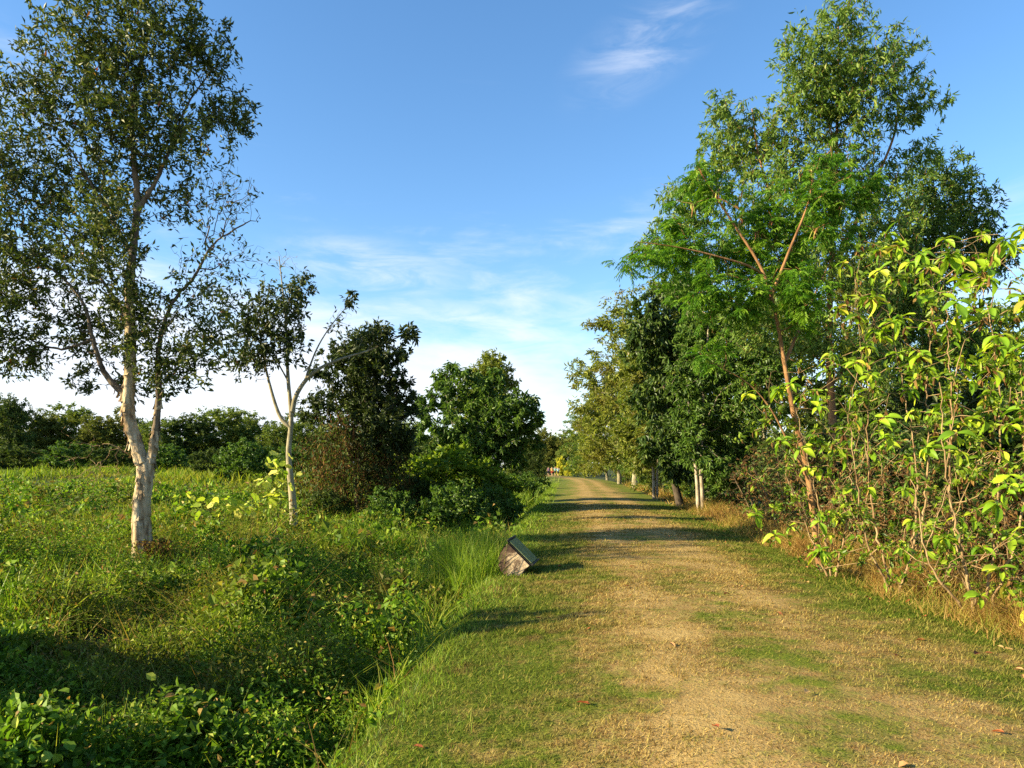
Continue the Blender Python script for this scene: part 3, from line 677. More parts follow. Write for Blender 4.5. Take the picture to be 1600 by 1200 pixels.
def vine_pts(n, hi):
    a = rng.uniform(0, 2*PI, n); rr = rng.uniform(0.4, 1.05, n)*vr(a); z = rng.random(n)**0.8*vtop(a)*hi
    k = vn(a*6+z*0.4, z*1.1, 0.9, 74) > 0.36
    return np.stack([np.cos(a)*rr*1.9, np.sin(a)*rr*1.65, z], 1)[k]
P = vine_pts(9000, 1.0); n = len(P)
leaves(g, P, rdir(rng, n)+np.array([0, 0, -1.2]), rng, rng.uniform(0.08, 0.28, n), rng.uniform(0.012, 0.05, n), 0.2)
c = g.build('hanging_vine', M['deadvine'], vine_tree); c['kind'] = 'stuff'; ALLTRI[0] += g.tris()
g = Geo(); P = vine_pts(9500, 1.05)+rng.normal(size=3)*0.02; n = len(P)
leaves(g, P*np.array([1.04, 1.04, 1]), rdir(rng, n)+np.array([0, 0, -0.6]), rng, rng.uniform(0.08, 0.20, n), rng.uniform(0.04, 0.11, n), 0.2)
c = g.build('vine_leaf', M['far_dark'], vine_tree); c['kind'] = 'stuff'; ALLTRI[0] += g.tris()

B, S_, BX = stand(738, 34)
make_tree('broad_leaf_tree', 'leafy dark green tree with layered spreading crown beside the ditch', 'tree', B, S_, BX,
    [([(738, BX[1]), (740, 740), (745, 690), (752, 640), (757, 600)], 0.16, 0.03), ([(742, 720), (710, 670), (695, 610)], 0.07, 0.015), ([(745, 700), (780, 660), (810, 640)], 0.07, 0.015), ([(742, 730), (715, 720), (690, 680)], 0.05, 0.015)],
    [(700, 612, 36), (760, 620, 42, None, 1.2), (722, 665, 40), (800, 640, 36, None, 1.2), (780, 680, 45, None, 1.3), (686, 592, 20), (664, 632, 20), (672, 660, 18), (828, 642, 17), (820, 672, 22), (745, 700, 46, None, 1.2), (690, 690, 24), (800, 712, 26), (842, 655, 12), (655, 622, 12), (704, 572, 12), (840, 690, 12), (725, 585, 16), (660, 680, 12), (775, 590, 18), (835, 625, 10)],
    1100, 17, (0.28, 0.34, 'rhomb', 0.2), M['pale_bark'], M['mid_leaf'], 104, droop=0.75, rtip=0.007, minr=0.04, depth=0.7)
B, S_, BX = stand(765, 43)
make_tree('round_top_tree', 'olive topped tree rising just behind the layered leafy tree', 'tree', B, S_, BX,
    [([(765, BX[1]), (765, 690), (766, 600), (764, 560)], 0.2, 0.03)],
    [(758, 580, 32), (775, 570, 25), (740, 610, 40), (790, 595, 24), (770, 630, 44), (730, 640, 30)],
    800, 18, (0.22, 0.4, 'rhomb', 0.1), M['dark_bark'], M['olive_leaf'], 105, droop=0.2, rtip=0.007, minr=0.05)

# ------------------------------------------------------------------ shrubs and prototypes
def blob_plant(name, seed, h, rx, ry, nleaf, leaf, mat, wood=M['dark_bark'], lobes=9, low=0.0, npts=160, trunk_r=0.12, crown_base=0.0, droop=0.2, top_narrow=0.4, shell=2.4):
    """a bushy plant or tree h metres tall with its foot at the origin"""
    rng = np.random.default_rng(seed); e = empty(name, (0, 0, 0)); W = Wood()
    W.limb([(0, 0, -0.2), (rng.normal()*0.04*h, 0, h*0.3), (rng.normal()*0.06*h, rng.normal()*0.05*h, h*0.8)], trunk_r, trunk_r*0.2, h/14, 0.15)
    P = []
    for i in range(lobes):
        t = (i+0.5)/lobes; zc = crown_base*h+(1-crown_base)*h*(0.12+0.76*t); k = (1-top_narrow*t)*(0.65+0.35*math.sin(min(1, t*1.6+0.25)*PI*0.5))
        a = i*2.4+rng.uniform(-0.5, 0.5); rl = rng.uniform(0.30, 0.46)
        off = 0.62*k*(0.25 if i == lobes-1 else 1)
        q = rdir(rng, npts//lobes)*(rng.random(npts//lobes)**(1/shell))[:, None]
        P.append(np.stack([math.cos(a)*off*rx+q[:, 0]*rl*rx*1.15, math.sin(a)*off*ry+q[:, 1]*rl*ry*1.15, np.maximum(low, zc+q[:, 2]*rl*min(rx, h*0.42))], 1))
    P = np.vstack(P); W.grow(P, 0.35, 0.12, rng, 0.006, 0.42)
    g = Geo(); W.tube(g, 7, 4); g.build('trunk', wood, e, True); ALLTRI[0] += g.tris()
    idx = np.where(W.Tag >= 0)[0]; ii = rng.choice(idx, nleaf)
    A = W.P[W.Par[ii]]; Bq = W.P[ii]; pos = A+(Bq-A)*rng.random((nleaf, 1)); Ln, Wd, sh, curl = leaf
    sp = 0.035*(rx+ry)
    pos = pos+rdir(rng, nleaf)*(rng.random(nleaf)*sp)[:, None]
    ln = Ln*rng.uniform(0.6, 1.25, nleaf)
    g = Geo(); leaves(g, pos, unit(Bq-A)*0.6+rdir(rng, nleaf)*0.9+np.array([0, 0, -droop]), rng, ln, ln*Wd, 0.25, sh, curl)
    c = g.build('crown', mat, e); c['kind'] = 'stuff'; ALLTRI[0] += g.tris()
    return e
USED = {}
def place(proto, px, d, top=None, height=None, sx=1.0, rot=None, label=None, cat=None, group=None, h0=1.0, dz=-0.05):
    """put a copy of a prototype (h0 metres tall) where it stands; top = sketch row its crown reaches"""
    first = proto.name not in USED
    USED[proto.name] = 1
    o = proto if first else copy_tree(proto)
    B, s, BX = stand(px, d, dz)
    hgt = height if height is not None else (BX[1]-top)*s
    k = hgt/h0; o.location = B; o.scale = (k*sx, k*sx, k); o.rotation_euler = (0, 0, random.uniform(0, 2*PI) if rot is None else rot)
    tag(o, label, cat, group); return o

FT = [blob_plant('far_tree', 200+i, 8.0, 3.6, 3.6, 13000, (0.27, 0.5, 'rhomb', 0.1), M['far_leaf' if i != 1 else 'far_dark'], lobes=15, npts=600, trunk_r=0.16, top_narrow=0.45+0.1*i, low=0.1) for i in range(3)]
G = 'trees lining the far side of the field'
rows = [(-40, 78, 600, 1.0, 0), (14, 70, 606, 0.7, 1), (58, 82, 636, 1.0, 2), (105, 84, 626, 1.2, 0), (150, 80, 642, 0.9, 2), (196, 82, 634, 1.0, 0), (246, 78, 648, 1.0, 2), (296, 80, 640, 1.15, 1), (345, 84, 628, 1.2, 2),
        (392, 88, 640, 1.0, 0), (432, 82, 654, 0.9, 2), (470, 86, 640, 1.1, 0), (520, 84, 652, 1.0, 0), (585, 84, 650, 1.1, 1), (640, 80, 650, 0.9, 2), (690, 86, 664, 1.0, 0)]
labs = ['far tree cut by the left picture edge, first of the tree line', 'taller dark tree of the far line near the left edge', 'far tree of the line, third from the left edge', 'far rounded tree of the line, fourth from the left edge',
        'far tree just left of the paperbark trunk', 'far tree directly behind the paperbark fork', 'far tree just right of the paperbark trunk', 'dark far tree between paperbark and the round bush', 'far tree rising behind the round green bush',
        'far tree right behind the round green bush', 'far tree just left of the slender pale trunk', 'far tree behind the slender pale trunk', 'far tree hidden behind the vine draped tree, left side', 'dark far tree hidden behind the vine draped tree',
        'far tree showing right of the vine draped tree', 'far tree behind the layered leafy tree']
for (px, d, top, sx, k), lb in zip(rows, labs):
    place(FT[k], px, d, top, sx=sx*1.3, label=lb, cat='tree', group=G, h0=8.3)
g = Geo(); rng = np.random.default_rng(91)
for n, x0, x1, y0, y1, hh in ((17000, -115, -8, 96, 112, 4.0), (10000, -20, 45, 182, 200, 9.5), (10000, 16, 62, 60, 150, 7.5)):
    x = rng.uniform(x0, x1, n); y = rng.uniform(y0, y1, n)
    k = (x < cx(y)-10) | (x > cx(y)+9) | (y > 155); x, y = x[k], y[k]; n = len(x)
    z = ground_z(x, y)+hh*(0.65+0.7*fbm(x, y, 7, 92))*rng.random(n)**0.6
    leaves(g, np.stack([x, y, z], 1), rdir(rng, n), rng, rng.uniform(0.4, 0.95, n), rng.uniform(0.25, 0.5, n), 0.2)
tag(g.build('woodland', M['far_leaf']), 'dark mass of far woodland closing the view behind the trees', 'woodland', kind='stuff'); ALLTRI[0] += g.tris()
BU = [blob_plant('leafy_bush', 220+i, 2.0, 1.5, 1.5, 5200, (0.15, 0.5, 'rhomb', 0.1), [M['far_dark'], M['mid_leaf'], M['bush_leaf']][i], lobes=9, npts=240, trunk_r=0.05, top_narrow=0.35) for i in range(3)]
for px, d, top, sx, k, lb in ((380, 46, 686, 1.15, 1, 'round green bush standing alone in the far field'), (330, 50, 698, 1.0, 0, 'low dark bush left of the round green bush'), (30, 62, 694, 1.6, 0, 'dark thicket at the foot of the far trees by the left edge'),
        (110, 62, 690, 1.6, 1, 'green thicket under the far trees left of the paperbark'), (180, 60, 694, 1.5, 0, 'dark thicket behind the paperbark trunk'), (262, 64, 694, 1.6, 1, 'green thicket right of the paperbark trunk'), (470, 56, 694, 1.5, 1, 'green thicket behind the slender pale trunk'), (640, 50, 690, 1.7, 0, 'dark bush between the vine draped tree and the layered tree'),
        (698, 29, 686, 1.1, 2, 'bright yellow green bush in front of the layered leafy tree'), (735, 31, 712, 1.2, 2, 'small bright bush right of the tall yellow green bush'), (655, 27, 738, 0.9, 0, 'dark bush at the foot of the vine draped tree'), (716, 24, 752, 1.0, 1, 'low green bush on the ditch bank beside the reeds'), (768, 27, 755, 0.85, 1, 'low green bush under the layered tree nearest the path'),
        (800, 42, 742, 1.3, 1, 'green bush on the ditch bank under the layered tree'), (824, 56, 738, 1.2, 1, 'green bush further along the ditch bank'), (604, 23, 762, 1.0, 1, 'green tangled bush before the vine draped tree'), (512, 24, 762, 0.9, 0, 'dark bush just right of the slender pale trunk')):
    place(BU[k], px, d, top, sx=sx, label=lb, cat='bush', group='bushes left of the path', h0=2.0)
ST = blob_plant('shade_tree', 281, 6.4, 2.9, 2.9, 7000, (0.14, 0.4, 'rhomb', 0.1), M['paper_leaf'], lobes=13, npts=520, trunk_r=0.12, crown_base=0.45, low=2.6)
ST.location = at(-11.0, 10.5); tag(ST, 'small tree just outside the left picture edge, shading the middle of the path', 'tree')
ob = copy_tree(BU[1]); ob.location = at(-5.9, 6.1); ob.scale = (0.66, 0.66, 1.6); tag(ob, 'leafy bush just outside the left picture edge, casting shade on the creepers', 'bush', 'bushes left of the path')

# ------------------------------------------------------------------ right of the path: trees
B, S_, BX = stand(1300, 18)
make_tree('tall_acacia_tree', 'tallest tree on the right with open sickle leaved green crown', 'tree', B, S_, BX,
    [([(1300, BX[1]), (1302, 700), (1296, 560), (1298, 430), (1305, 280), (1310, 120), (1310, 40)], 0.16, 0.02), ([(1297, 520), (1240, 400), (1190, 260), (1175, 170)], 0.09, 0.015), ([(1298, 430), (1350, 320), (1400, 200), (1395, 110)], 0.08, 0.015),
     ([(1240, 400), (1160, 330), (1080, 290)], 0.05, 0.012), ([(1302, 600), (1380, 480), (1440, 380)], 0.06, 0.012)],
    [(1300, 62, 52), (1235, 105, 55), (1275, 130, 62), (1385, 100, 50), (1330, 150, 68), (1410, 180, 48, None, 1.0), (1165, 185, 62), (1225, 220, 68), (1145, 240, 55), (1300, 250, 78), (1390, 265, 58, None, 0.9), (1110, 300, 55), (1065, 320, 50), (1200, 320, 72), (1290, 350, 74), (1380, 350, 60), (1140, 390, 64), (1045, 380, 50), (1230, 420, 64), (1330, 440, 64), (1260, 520, 64), (1340, 560, 64), (1180, 500, 58), (1310, 190, 62), (1440, 240, 30, None, 0.9), (1120, 175, 32, None, 0.9), (1010, 400, 32), (1250, 160, 60), (1350, 70, 30)],
    4600, 12, (0.15, 0.23, 'sickle', 0.22), M['brown_bark'], M['acacia_leaf'], 111, droop=0.85, rtip=0.0038, gam=0.4, minr=0.03, spread=0.7)
B, S_, BX = stand(1450, 21)
make_tree('shaded_acacia_tree', 'darker leafy tree behind the right hand yellow green shrub', 'tree', B, S_, BX,
    [([(1450, BX[1]), (1446, 640), (1455, 480), (1450, 360)], 0.14, 0.02), ([(1450, 520), (1510, 420), (1550, 370)], 0.05, 0.012)],
    [(1440, 300, 60), (1490, 335, 60), (1415, 370, 60), (1545, 362, 44, None, 1.1), (1460, 410, 64), (1390, 430, 62), (1430, 480, 60), (1370, 500, 58), (1520, 410, 48, None, 1.0), (1580, 600, 55), (1500, 640, 65), (1400, 580, 65), (1595, 390, 36, None, 0.8), (1540, 530, 55, None, 0.9), (1480, 540, 55, None, 0.8)],
    3000, 13, (0.16, 0.28, 'rhomb', 0.2), M['brown_bark'], M['mid_leaf'], 112, droop=0.7, rtip=0.004, minr=0.03, spread=0.7)
B, S_, BX = stand(1064, 31)
make_tree('glossy_dark_tree', 'dense glossy dark green tree with hanging leaves mid right of the path', 'tree', B, S_, BX,
    [([(1064, BX[1]), (1052, 740), (1042, 640), (1030, 540)], 0.2, 0.04)],
    [(1010, 500, 42), (1035, 540, 50), (992, 540, 26), (1055, 600, 52), (1080, 670, 50), (1020, 620, 46), (1030, 690, 40), (1095, 590, 46), (1075, 510, 45), (1060, 450, 40), (1110, 640, 40), (1010, 700, 20), (1045, 722, 26), (1062, 735, 24), (1085, 725, 26)],
    1300, 17, (0.27, 0.40, 'rhomb', 0.2), M['dark_bark'], M['glossy_leaf'], 113, droop=1.1, rtip=0.006, minr=0.04)
B, S_, BX = stand(1098, 27)
make_tree('white_trunk_tree', 'green tree on twin white trunks at the right path edge', 'tree', B, S_, BX,
    [([(1098, BX[1]), (1097, 770), (1095, 720), (1100, 600), (1110, 480)], 0.105, 0.03), ([(1091, BX[1]), (1090, 770), (1086, 720), (1075, 620)], 0.09, 0.03)],
    [(1100, 520, 48), (1130, 580, 48), (1150, 500, 48), (1085, 440, 40), (1120, 650, 48), (1160, 620, 45), (1150, 690, 42), (1105, 710, 30), (1190, 560, 45), (1085, 650, 40), (1075, 700, 34), (1110, 730, 26), (1075, 590, 40), (1145, 740, 36)],
    1600, 17, (0.2, 0.36, 'rhomb', 0.2), M['white_bark'], M['mid_leaf'], 114, droop=0.7, rtip=0.006, minr=0.04, step=0.3, ok_from=0.6, ok2=0.6)
B, S_, BX = stand(1024, 38)
make_tree('slim_white_trunk_tree', 'tree on slim twin white trunks further along the right path edge', 'tree', B, S_, BX,
    [([(1022, BX[1]), (1021, 740), (1015, 660), (1000, 560)], 0.10, 0.03), ([(1027, BX[1]), (1027, 740), (1030, 660)], 0.09, 0.03)],
    [(1000, 620, 40), (990, 680, 36), (1020, 690, 36), (1035, 650, 36), (985, 580, 30), (1010, 540, 36), (1010, 715, 26), (1035, 715, 26)],
    800, 16, (0.24, 0.36, 'rhomb', 0.2), M['white_bark'], M['olive_leaf'], 115, droop=0.6, rtip=0.007, minr=0.05, step=0.3, ok_from=0.6, ok2=0.6)
AC = []
for i in range(3):
    AC.append(blob_plant('olive_acacia_tree', 240+i, 10.0, 3.0, 3.0, 15000, (0.22, 0.28, 'rhomb', 0.2), M['olive_leaf'] if i != 1 else M['acacia_leaf'], wood=M['pale_bark'], lobes=16, npts=560, trunk_r=0.13, top_narrow=0.35, droop=0.6, low=0.2, shell=2.0))
def edge_px(d, off): return 800+(float(cx(d)+half(d))+off)/d*1150
for d, off, top, sx, k, lb in ((58, 0.2, 420, 1.25, 0, 'tall airy olive tree left of the glossy dark tree'), (52, 2.0, 540, 1.0, 1, 'green tree in front of the tall airy olive tree'), (72, -0.2, 525, 1.3, 2, 'olive tree leaning over the right path edge'), (66, 2.2, 520, 1.1, 1, 'green tree right of the leaning olive tree'),
        (90, -0.2, 590, 1.25, 0, 'smaller olive tree further along the right edge'), (82, 2.5, 560, 1.2, 2, 'olive tree behind the leaning one'), (108, -1.2, 625, 1.3, 1, 'farthest olive tree of the right row'), (47, 2.6, 450, 1.1, 2, 'olive tree behind the glossy dark tree'), (41, 3.2, 400, 1.1, 0, 'olive tree behind the twin white trunks'),
        (36, 5.5, 380, 1.1, 1, 'tall green tree behind the twin white trunks'), (30, 6.5, 330, 1.1, 0, 'tall olive tree behind the feathery tree'), (27, 8.5, 400, 1.2, 1, 'tall green tree behind the tallest trunk'), (25, 11.0, 430, 1.2, 2, 'olive tree far behind the lime shrubs'), (17, 10.0, 470, 1.15, 1, 'green tree behind the shrubs at the right picture edge')):
    place(AC[k], edge_px(d, off), d, top, sx=sx, label=lb, cat='tree', group='trees along the right path edge', h0=10.3)
for px, d, top, sx, k, lb in ((846, 168, 666, 1.2, 0, 'far tree closing the end of the path, left one'), (872, 172, 674, 1.2, 2, 'far tree closing the end of the path, middle one'), (832, 110, 690, 1.0, 1, 'dark far tree left of the path end'), (893, 165, 668, 1.2, 0, 'far tree closing the end of the path, right one'), (815, 120, 680, 1.1, 2, 'far tree peeking right of the layered leafy tree'), (858, 180, 690, 1.3, 1, 'dark far tree behind the walkers')):
    place(FT[k], px, d, top, sx=sx, label=lb, cat='tree', group='trees at the path end', h0=8.3)
YB = blob_plant('yellow_bush', 260, 3.0, 1.6, 1.6, 2500, (0.28, 0.5, 'rhomb', 0.1), M['yellow_leaf'], lobes=9, npts=160, trunk_r=0.05)
place(YB, 876, 150, 712, sx=0.6, label='yellow leaved bush at the far path end', cat='bush', group='yellow bushes at the path end', h0=3.0)
place(YB, 888, 146, 722, sx=0.6, label='smaller yellow bush right of the first at the path end', cat='bush', group='yellow bushes at the path end', h0=3.0)
# hedge of dark undergrowth behind the right edge
UG = [blob_plant('undergrowth_bush', 270+i, 3.0, 2.0, 2.0, 9000, (0.14, 0.42, 'rhomb', 0.1), M[('far_dark', 'mid_leaf', 'dark_leaf')[i]], lobes=12, npts=300, trunk_r=0.05, top_narrow=0.2) for i in range(3)]
for d, off, h, k, lb in ((25, 3.4, 3.6, 0, 'dark undergrowth right of the twin white trunks'), (20, 3.2, 3.6, 0, 'dark undergrowth behind the brown brush'), (16.5, 3.4, 3.6, 2, 'dark undergrowth behind the leaning feathery tree'), (14.5, 4.0, 3.6, 1, 'green undergrowth behind the left lime shrub'),
        (12.5, 4.3, 3.6, 0, 'dark undergrowth behind the middle lime shrub'), (10.5, 4.6, 3.2, 1, 'green undergrowth behind the right lime shrub'), (8.5, 4.6, 3.2, 2, 'dark undergrowth at the right picture edge'), (30, 3.2, 3.6, 2, 'tall dark undergrowth behind the white trunks'), (22, 6.0, 5.0, 0, 'tall dark undergrowth under the tallest tree'),
        (18.5, 6.4, 4.8, 2, 'tall dark undergrowth right of the tallest trunk'), (15.5, 7.2, 4.4, 0, 'tall dark undergrowth behind the shaded tree'), (35, 2.8, 3.0, 1, 'green undergrowth between the white trunks'), (43, 2.4, 2.6, 1, 'green undergrowth by the slim white trunks'), (60, 2.2, 2.6, 1, 'green undergrowth along the right edge further on'), (13, 8.0, 4.4, 1, 'green undergrowth far behind the right lime shrub'), (80, 1.8, 3.0, 1, 'green undergrowth near the far path end')):
    place(UG[k], edge_px(d, off), d, height=h, sx=1.05, label=lb, cat='bush', group='undergrowth right of the path', h0=3.1)
# brown leafless brush
DB = []
for i in range(2):
    rng = np.random.default_rng(300+i); e = empty('dead_brush', (0, 0, 0)); W = Wood()
    for q in range(7):
        a = rng.uniform(0, 2*PI); W.limb([(0.25*math.cos(a), 0.25*math.sin(a), -0.1), (0.5*math.cos(a), 0.5*math.sin(a), 0.7), (0.9*math.cos(a), 0.9*math.sin(a), 1.5)], 0.010, 0.006, 0.15, 0.1)
        if q < 6: W.p.append(np.array([0, 0, -0.1])); W.par.append(-1); W.r.append(0.01); W.len.append(0); W.ok.append(False)
    P = rdir(rng, 520)*(rng.random(520)**0.45)[:, None]*np.array([1.25, 1.25, 1.2])+np.array([0, 0, 1.15]); P[:, 2] = np.maximum(P[:, 2], 0.05)
    W.grow(P, 0.15, 0.25, rng, 0.0024, 0.33); g = Geo(); W.tube(g, 5, 4); ALLTRI[0] += g.tris(); g.build('stem', M['dead_twig' if i == 0 else 'twig'], e, True)
    n = 1100; ii = rng.integers(W.Base, len(W.P), n); g = Geo()
    leaves(g, W.P[ii], rdir(rng, n)+np.array([0, 0, -0.8]), rng, rng.uniform(0.05, 0.13, n), 0.035, 0.3); c = g.build('dry_leaf', M['deadvine'], e); c['kind'] = 'stuff'; ALLTRI[0] += g.tris()
    n = 600; ii = rng.integers(W.Base, len(W.P), n); g = Geo()
    leaves(g, W.P[ii]+rng.normal(size=(n, 3))*0.06, rdir(rng, n), rng, rng.uniform(0.05, 0.11, n), 0.035, 0.3); c = g.build('leaf', M['mid_leaf'], e); c['kind'] = 'stuff'; ALLTRI[0] += g.tris()
    DB.append(e)
for d, off, h, k, lb in ((18.5, 1.5, 3.0, 0, 'leafless brown brush at the right path edge'), (15.8, 1.6, 2.8, 0, 'leafless brown brush left of the leaning feathery tree'), (13.4, 1.7, 2.6, 1, 'tan twiggy brush at the feathery tree foot'), (11.6, 1.9, 2.5, 1, 'tan twiggy brush among the lime shrubs'), (10, 2.0, 2.4, 1, 'tan twiggy brush behind the middle lime shrub'), (8.6, 2.3, 2.3, 0, 'leafless brown brush behind the right lime shrub'), (22, 1.7, 2.8, 0, 'leafless brown brush beside the twin white trunks'), (7.2, 2.3, 2.2, 1, 'tan twiggy brush at the right picture edge')):
    place(DB[k], edge_px(d, off), d, height=h, label=lb, cat='dead brush', group='brown brush right of the path', h0=2.35)

# feathery leaning tree with pods
B, S_, BX = stand(1283, 11.5)
rng = np.random.default_rng(131); s = S_; bx, by = BX
lt = empty('feathery_tree', B, 'leaning brown stemmed tree with feathery leaves and hanging pods', 'tree'); W = Wood()
def skp(pts, dy=0.0): return [((q[0]-bx)*s, (q[2] if len(q) > 2 else dy)*s, (by-q[1])*s) for q in pts]
W.limb(skp([(1283, by), (1262, 740), (1243, 660), (1228, 580), (1212, 490), (1190, 420), (1140, 340), (1095, 270)]), 0.058, 0.012, 0.1, 0.4)
W.limb(skp([(1290, by, 10), (1270, 760, 15), (1235, 690, 10), (1205, 640, 0), (1170, 600, 0), (1120, 570, 0)]), 0.036, 0.006, 0.1, 0.5)
W.limb(skp([(1205, 465), (1225, 400, -20), (1250, 330, -30), (1260, 270, -30)]), 0.032, 0.008, 0.1, 0.2)
W.limb(skp([(1195, 430), (1150, 420, -30), (1060, 400, -40), (990, 390, -40)]), 0.022, 0.006, 0.1, 0.2)
W.limb(skp([(1225, 570, 0), (1270, 480, 20), (1310, 400, 30)]), 0.03, 0.008, 0.1, 0.2)
pts, lf = cloud(rng, [(1095, 285, 42), (1060, 370, 48), (1150, 380, 58), (1200, 320, 58), (1250, 390, 58), (1275, 290, 48), (985, 395, 24), (1160, 470, 50), (1090, 450, 48), (1010, 410, 30), (1230, 470, 50), (1300, 350, 40), (1340, 300, 30), (1120, 530, 40, None, 0.5)], 330, s, bx, by, 0.9)
W.grow(pts, 0.35, 0.12, rng, 0.004, 0.40); g = Geo(); W.tube(g, 9, 5); g.build('trunk', M['brown_bark'], lt, True); ALLTRI[0] += g.tris()
idx = np.where(W.Tag >= 0)[0]; ii = rng.choice(idx, 2100); A = W.P[W.Par[ii]]; Bq = W.P[ii]; root = A+(Bq-A)*rng.random((len(ii), 1))
ax = unit(unit(Bq-A)*0.5+rdir(rng, len(ii))*np.array([1, 1, 0.7])+np.array([0, 0, -0.2])); prn = rng.random(len(ii)); sid = unit(np.cross(ax, [0, 0, 1.0])); g = Geo()
for k in range(9):
    for sg in (-1, 1):
        t = 0.05+0.022*k; p = root+ax*t+np.array([0, 0, -1.3*t*t])
        d = ax*0.45+sid*sg-np.array([0, 0, 0.45])+rng.normal(size=(len(ii), 3))*0.15; ln = (0.085-0.0035*abs(k-4))*rng.uniform(0.8, 1.2, len(ii))
        leaves(g, p, d, rng, ln, 0.016, 0.05, 'rhomb', 0.3, 1.2, rnd=np.clip(prn+rng.normal(size=len(ii))*0.12, 0, 1))
c = g.build('crown', M['feather_leaf'], lt); c['kind'] = 'stuff'; ALLTRI[0] += g.tris()
# pods
def pod_mesh():
    g = Geo(); v = []; n = 7
    for i in range(n):
        t = i/(n-1); w = 0.011*math.sin(PI*min(1, max(0.06, t))**0.8)+0.001; th = 0.0025; x = 0.012*math.sin(t*2.2)
        v += [(x-w, -th, -0.15*t), (x+w, -th, -0.15*t), (x+w, th, -0.15*t), (x-w, th, -0.15*t)]
    f = []
    for i in range(n-1):
        for q in range(4):
            a = i*4+q; b = i*4+(q+1) % 4; f += [(a, b, b+4), (a, b+4, a+4)]
    g.add(v, f); o = g.build('pod', M['pod'], None, True); me = o.data; bpy.data.objects.remove(o); return me
pm = pod_mesh()
for cx_, cy_, n in ((1112, 300, 5), (1196, 365, 9), (1250, 380, 7), (1165, 285, 5), (1092, 270, 4), (1262, 262, 8), (1245, 250, 6), (1148, 330, 4), (1300, 330, 4), (1210, 340, 4), (1085, 330, 4), (1150, 400, 5)):
    c = np.array(skp([(cx_, cy_, rng.uniform(-45, -20))])[0])
    j = idx[np.argmin(np.linalg.norm((W.P[idx]-c)*np.array([1, 0.4, 1]), axis=1))]; c = W.P[j]
    for q in range(n):
        o = bpy.data.objects.new('pod', pm); COL.objects.link(o); o.parent = lt
        o.location = c+rng.normal(size=3)*0.025; o.rotation_euler = (rng.normal()*0.25, rng.normal()*0.25, rng.uniform(0, 6.28)); k = rng.uniform(0.8, 1.3); o.scale = (k, k, k)

# lime shrubs: stout stems ending in leaf rosettes
def lime_leaf_mesh(seed):
    rng = np.random.default_rng(seed); g = Geo(); n = 7; v = []; droop = rng.uniform(0.25, 1.0); cup = rng.uniform(0.1, 0.7); skew = rng.uniform(-0.25, 0.25)
    prof = [0.010, 0.020, 0.034, 0.042, 0.041, 0.028, 0.006]
    for i in range(n):
        t = i/(n-1); x = 0.19*(t-0.12*droop*t*t); z = 0.19*(0.10*t-droop*t*t*0.7)
        for b in (-1, -0.5, 0, 0.5, 1):
            v.append((x, prof[i]*b+0.19*skew*t*t*0.6, z+prof[i]*cup*(b*b)*1.2+(0.004 if abs(b) == 0.5 else 0)+rng.normal()*0.0025))
    f = []
    for i in range(n-1):
        for b in range(4):
            a = i*5+b; f += [(a, a+1, a+6), (a, a+6, a+5)]
    g.add(v, f); o = g.build('leaf', M['lime_leaf'], None, True); me = o.data; bpy.data.objects.remove(o); return me
LM = [lime_leaf_mesh(i) for i in range(8)]
LMV = {m_.name: (np.array([tuple(v_.co) for v_ in m_.vertices]), np.array([tuple(p_.vertices) for p_ in m_.polygons])) for m_ in LM}
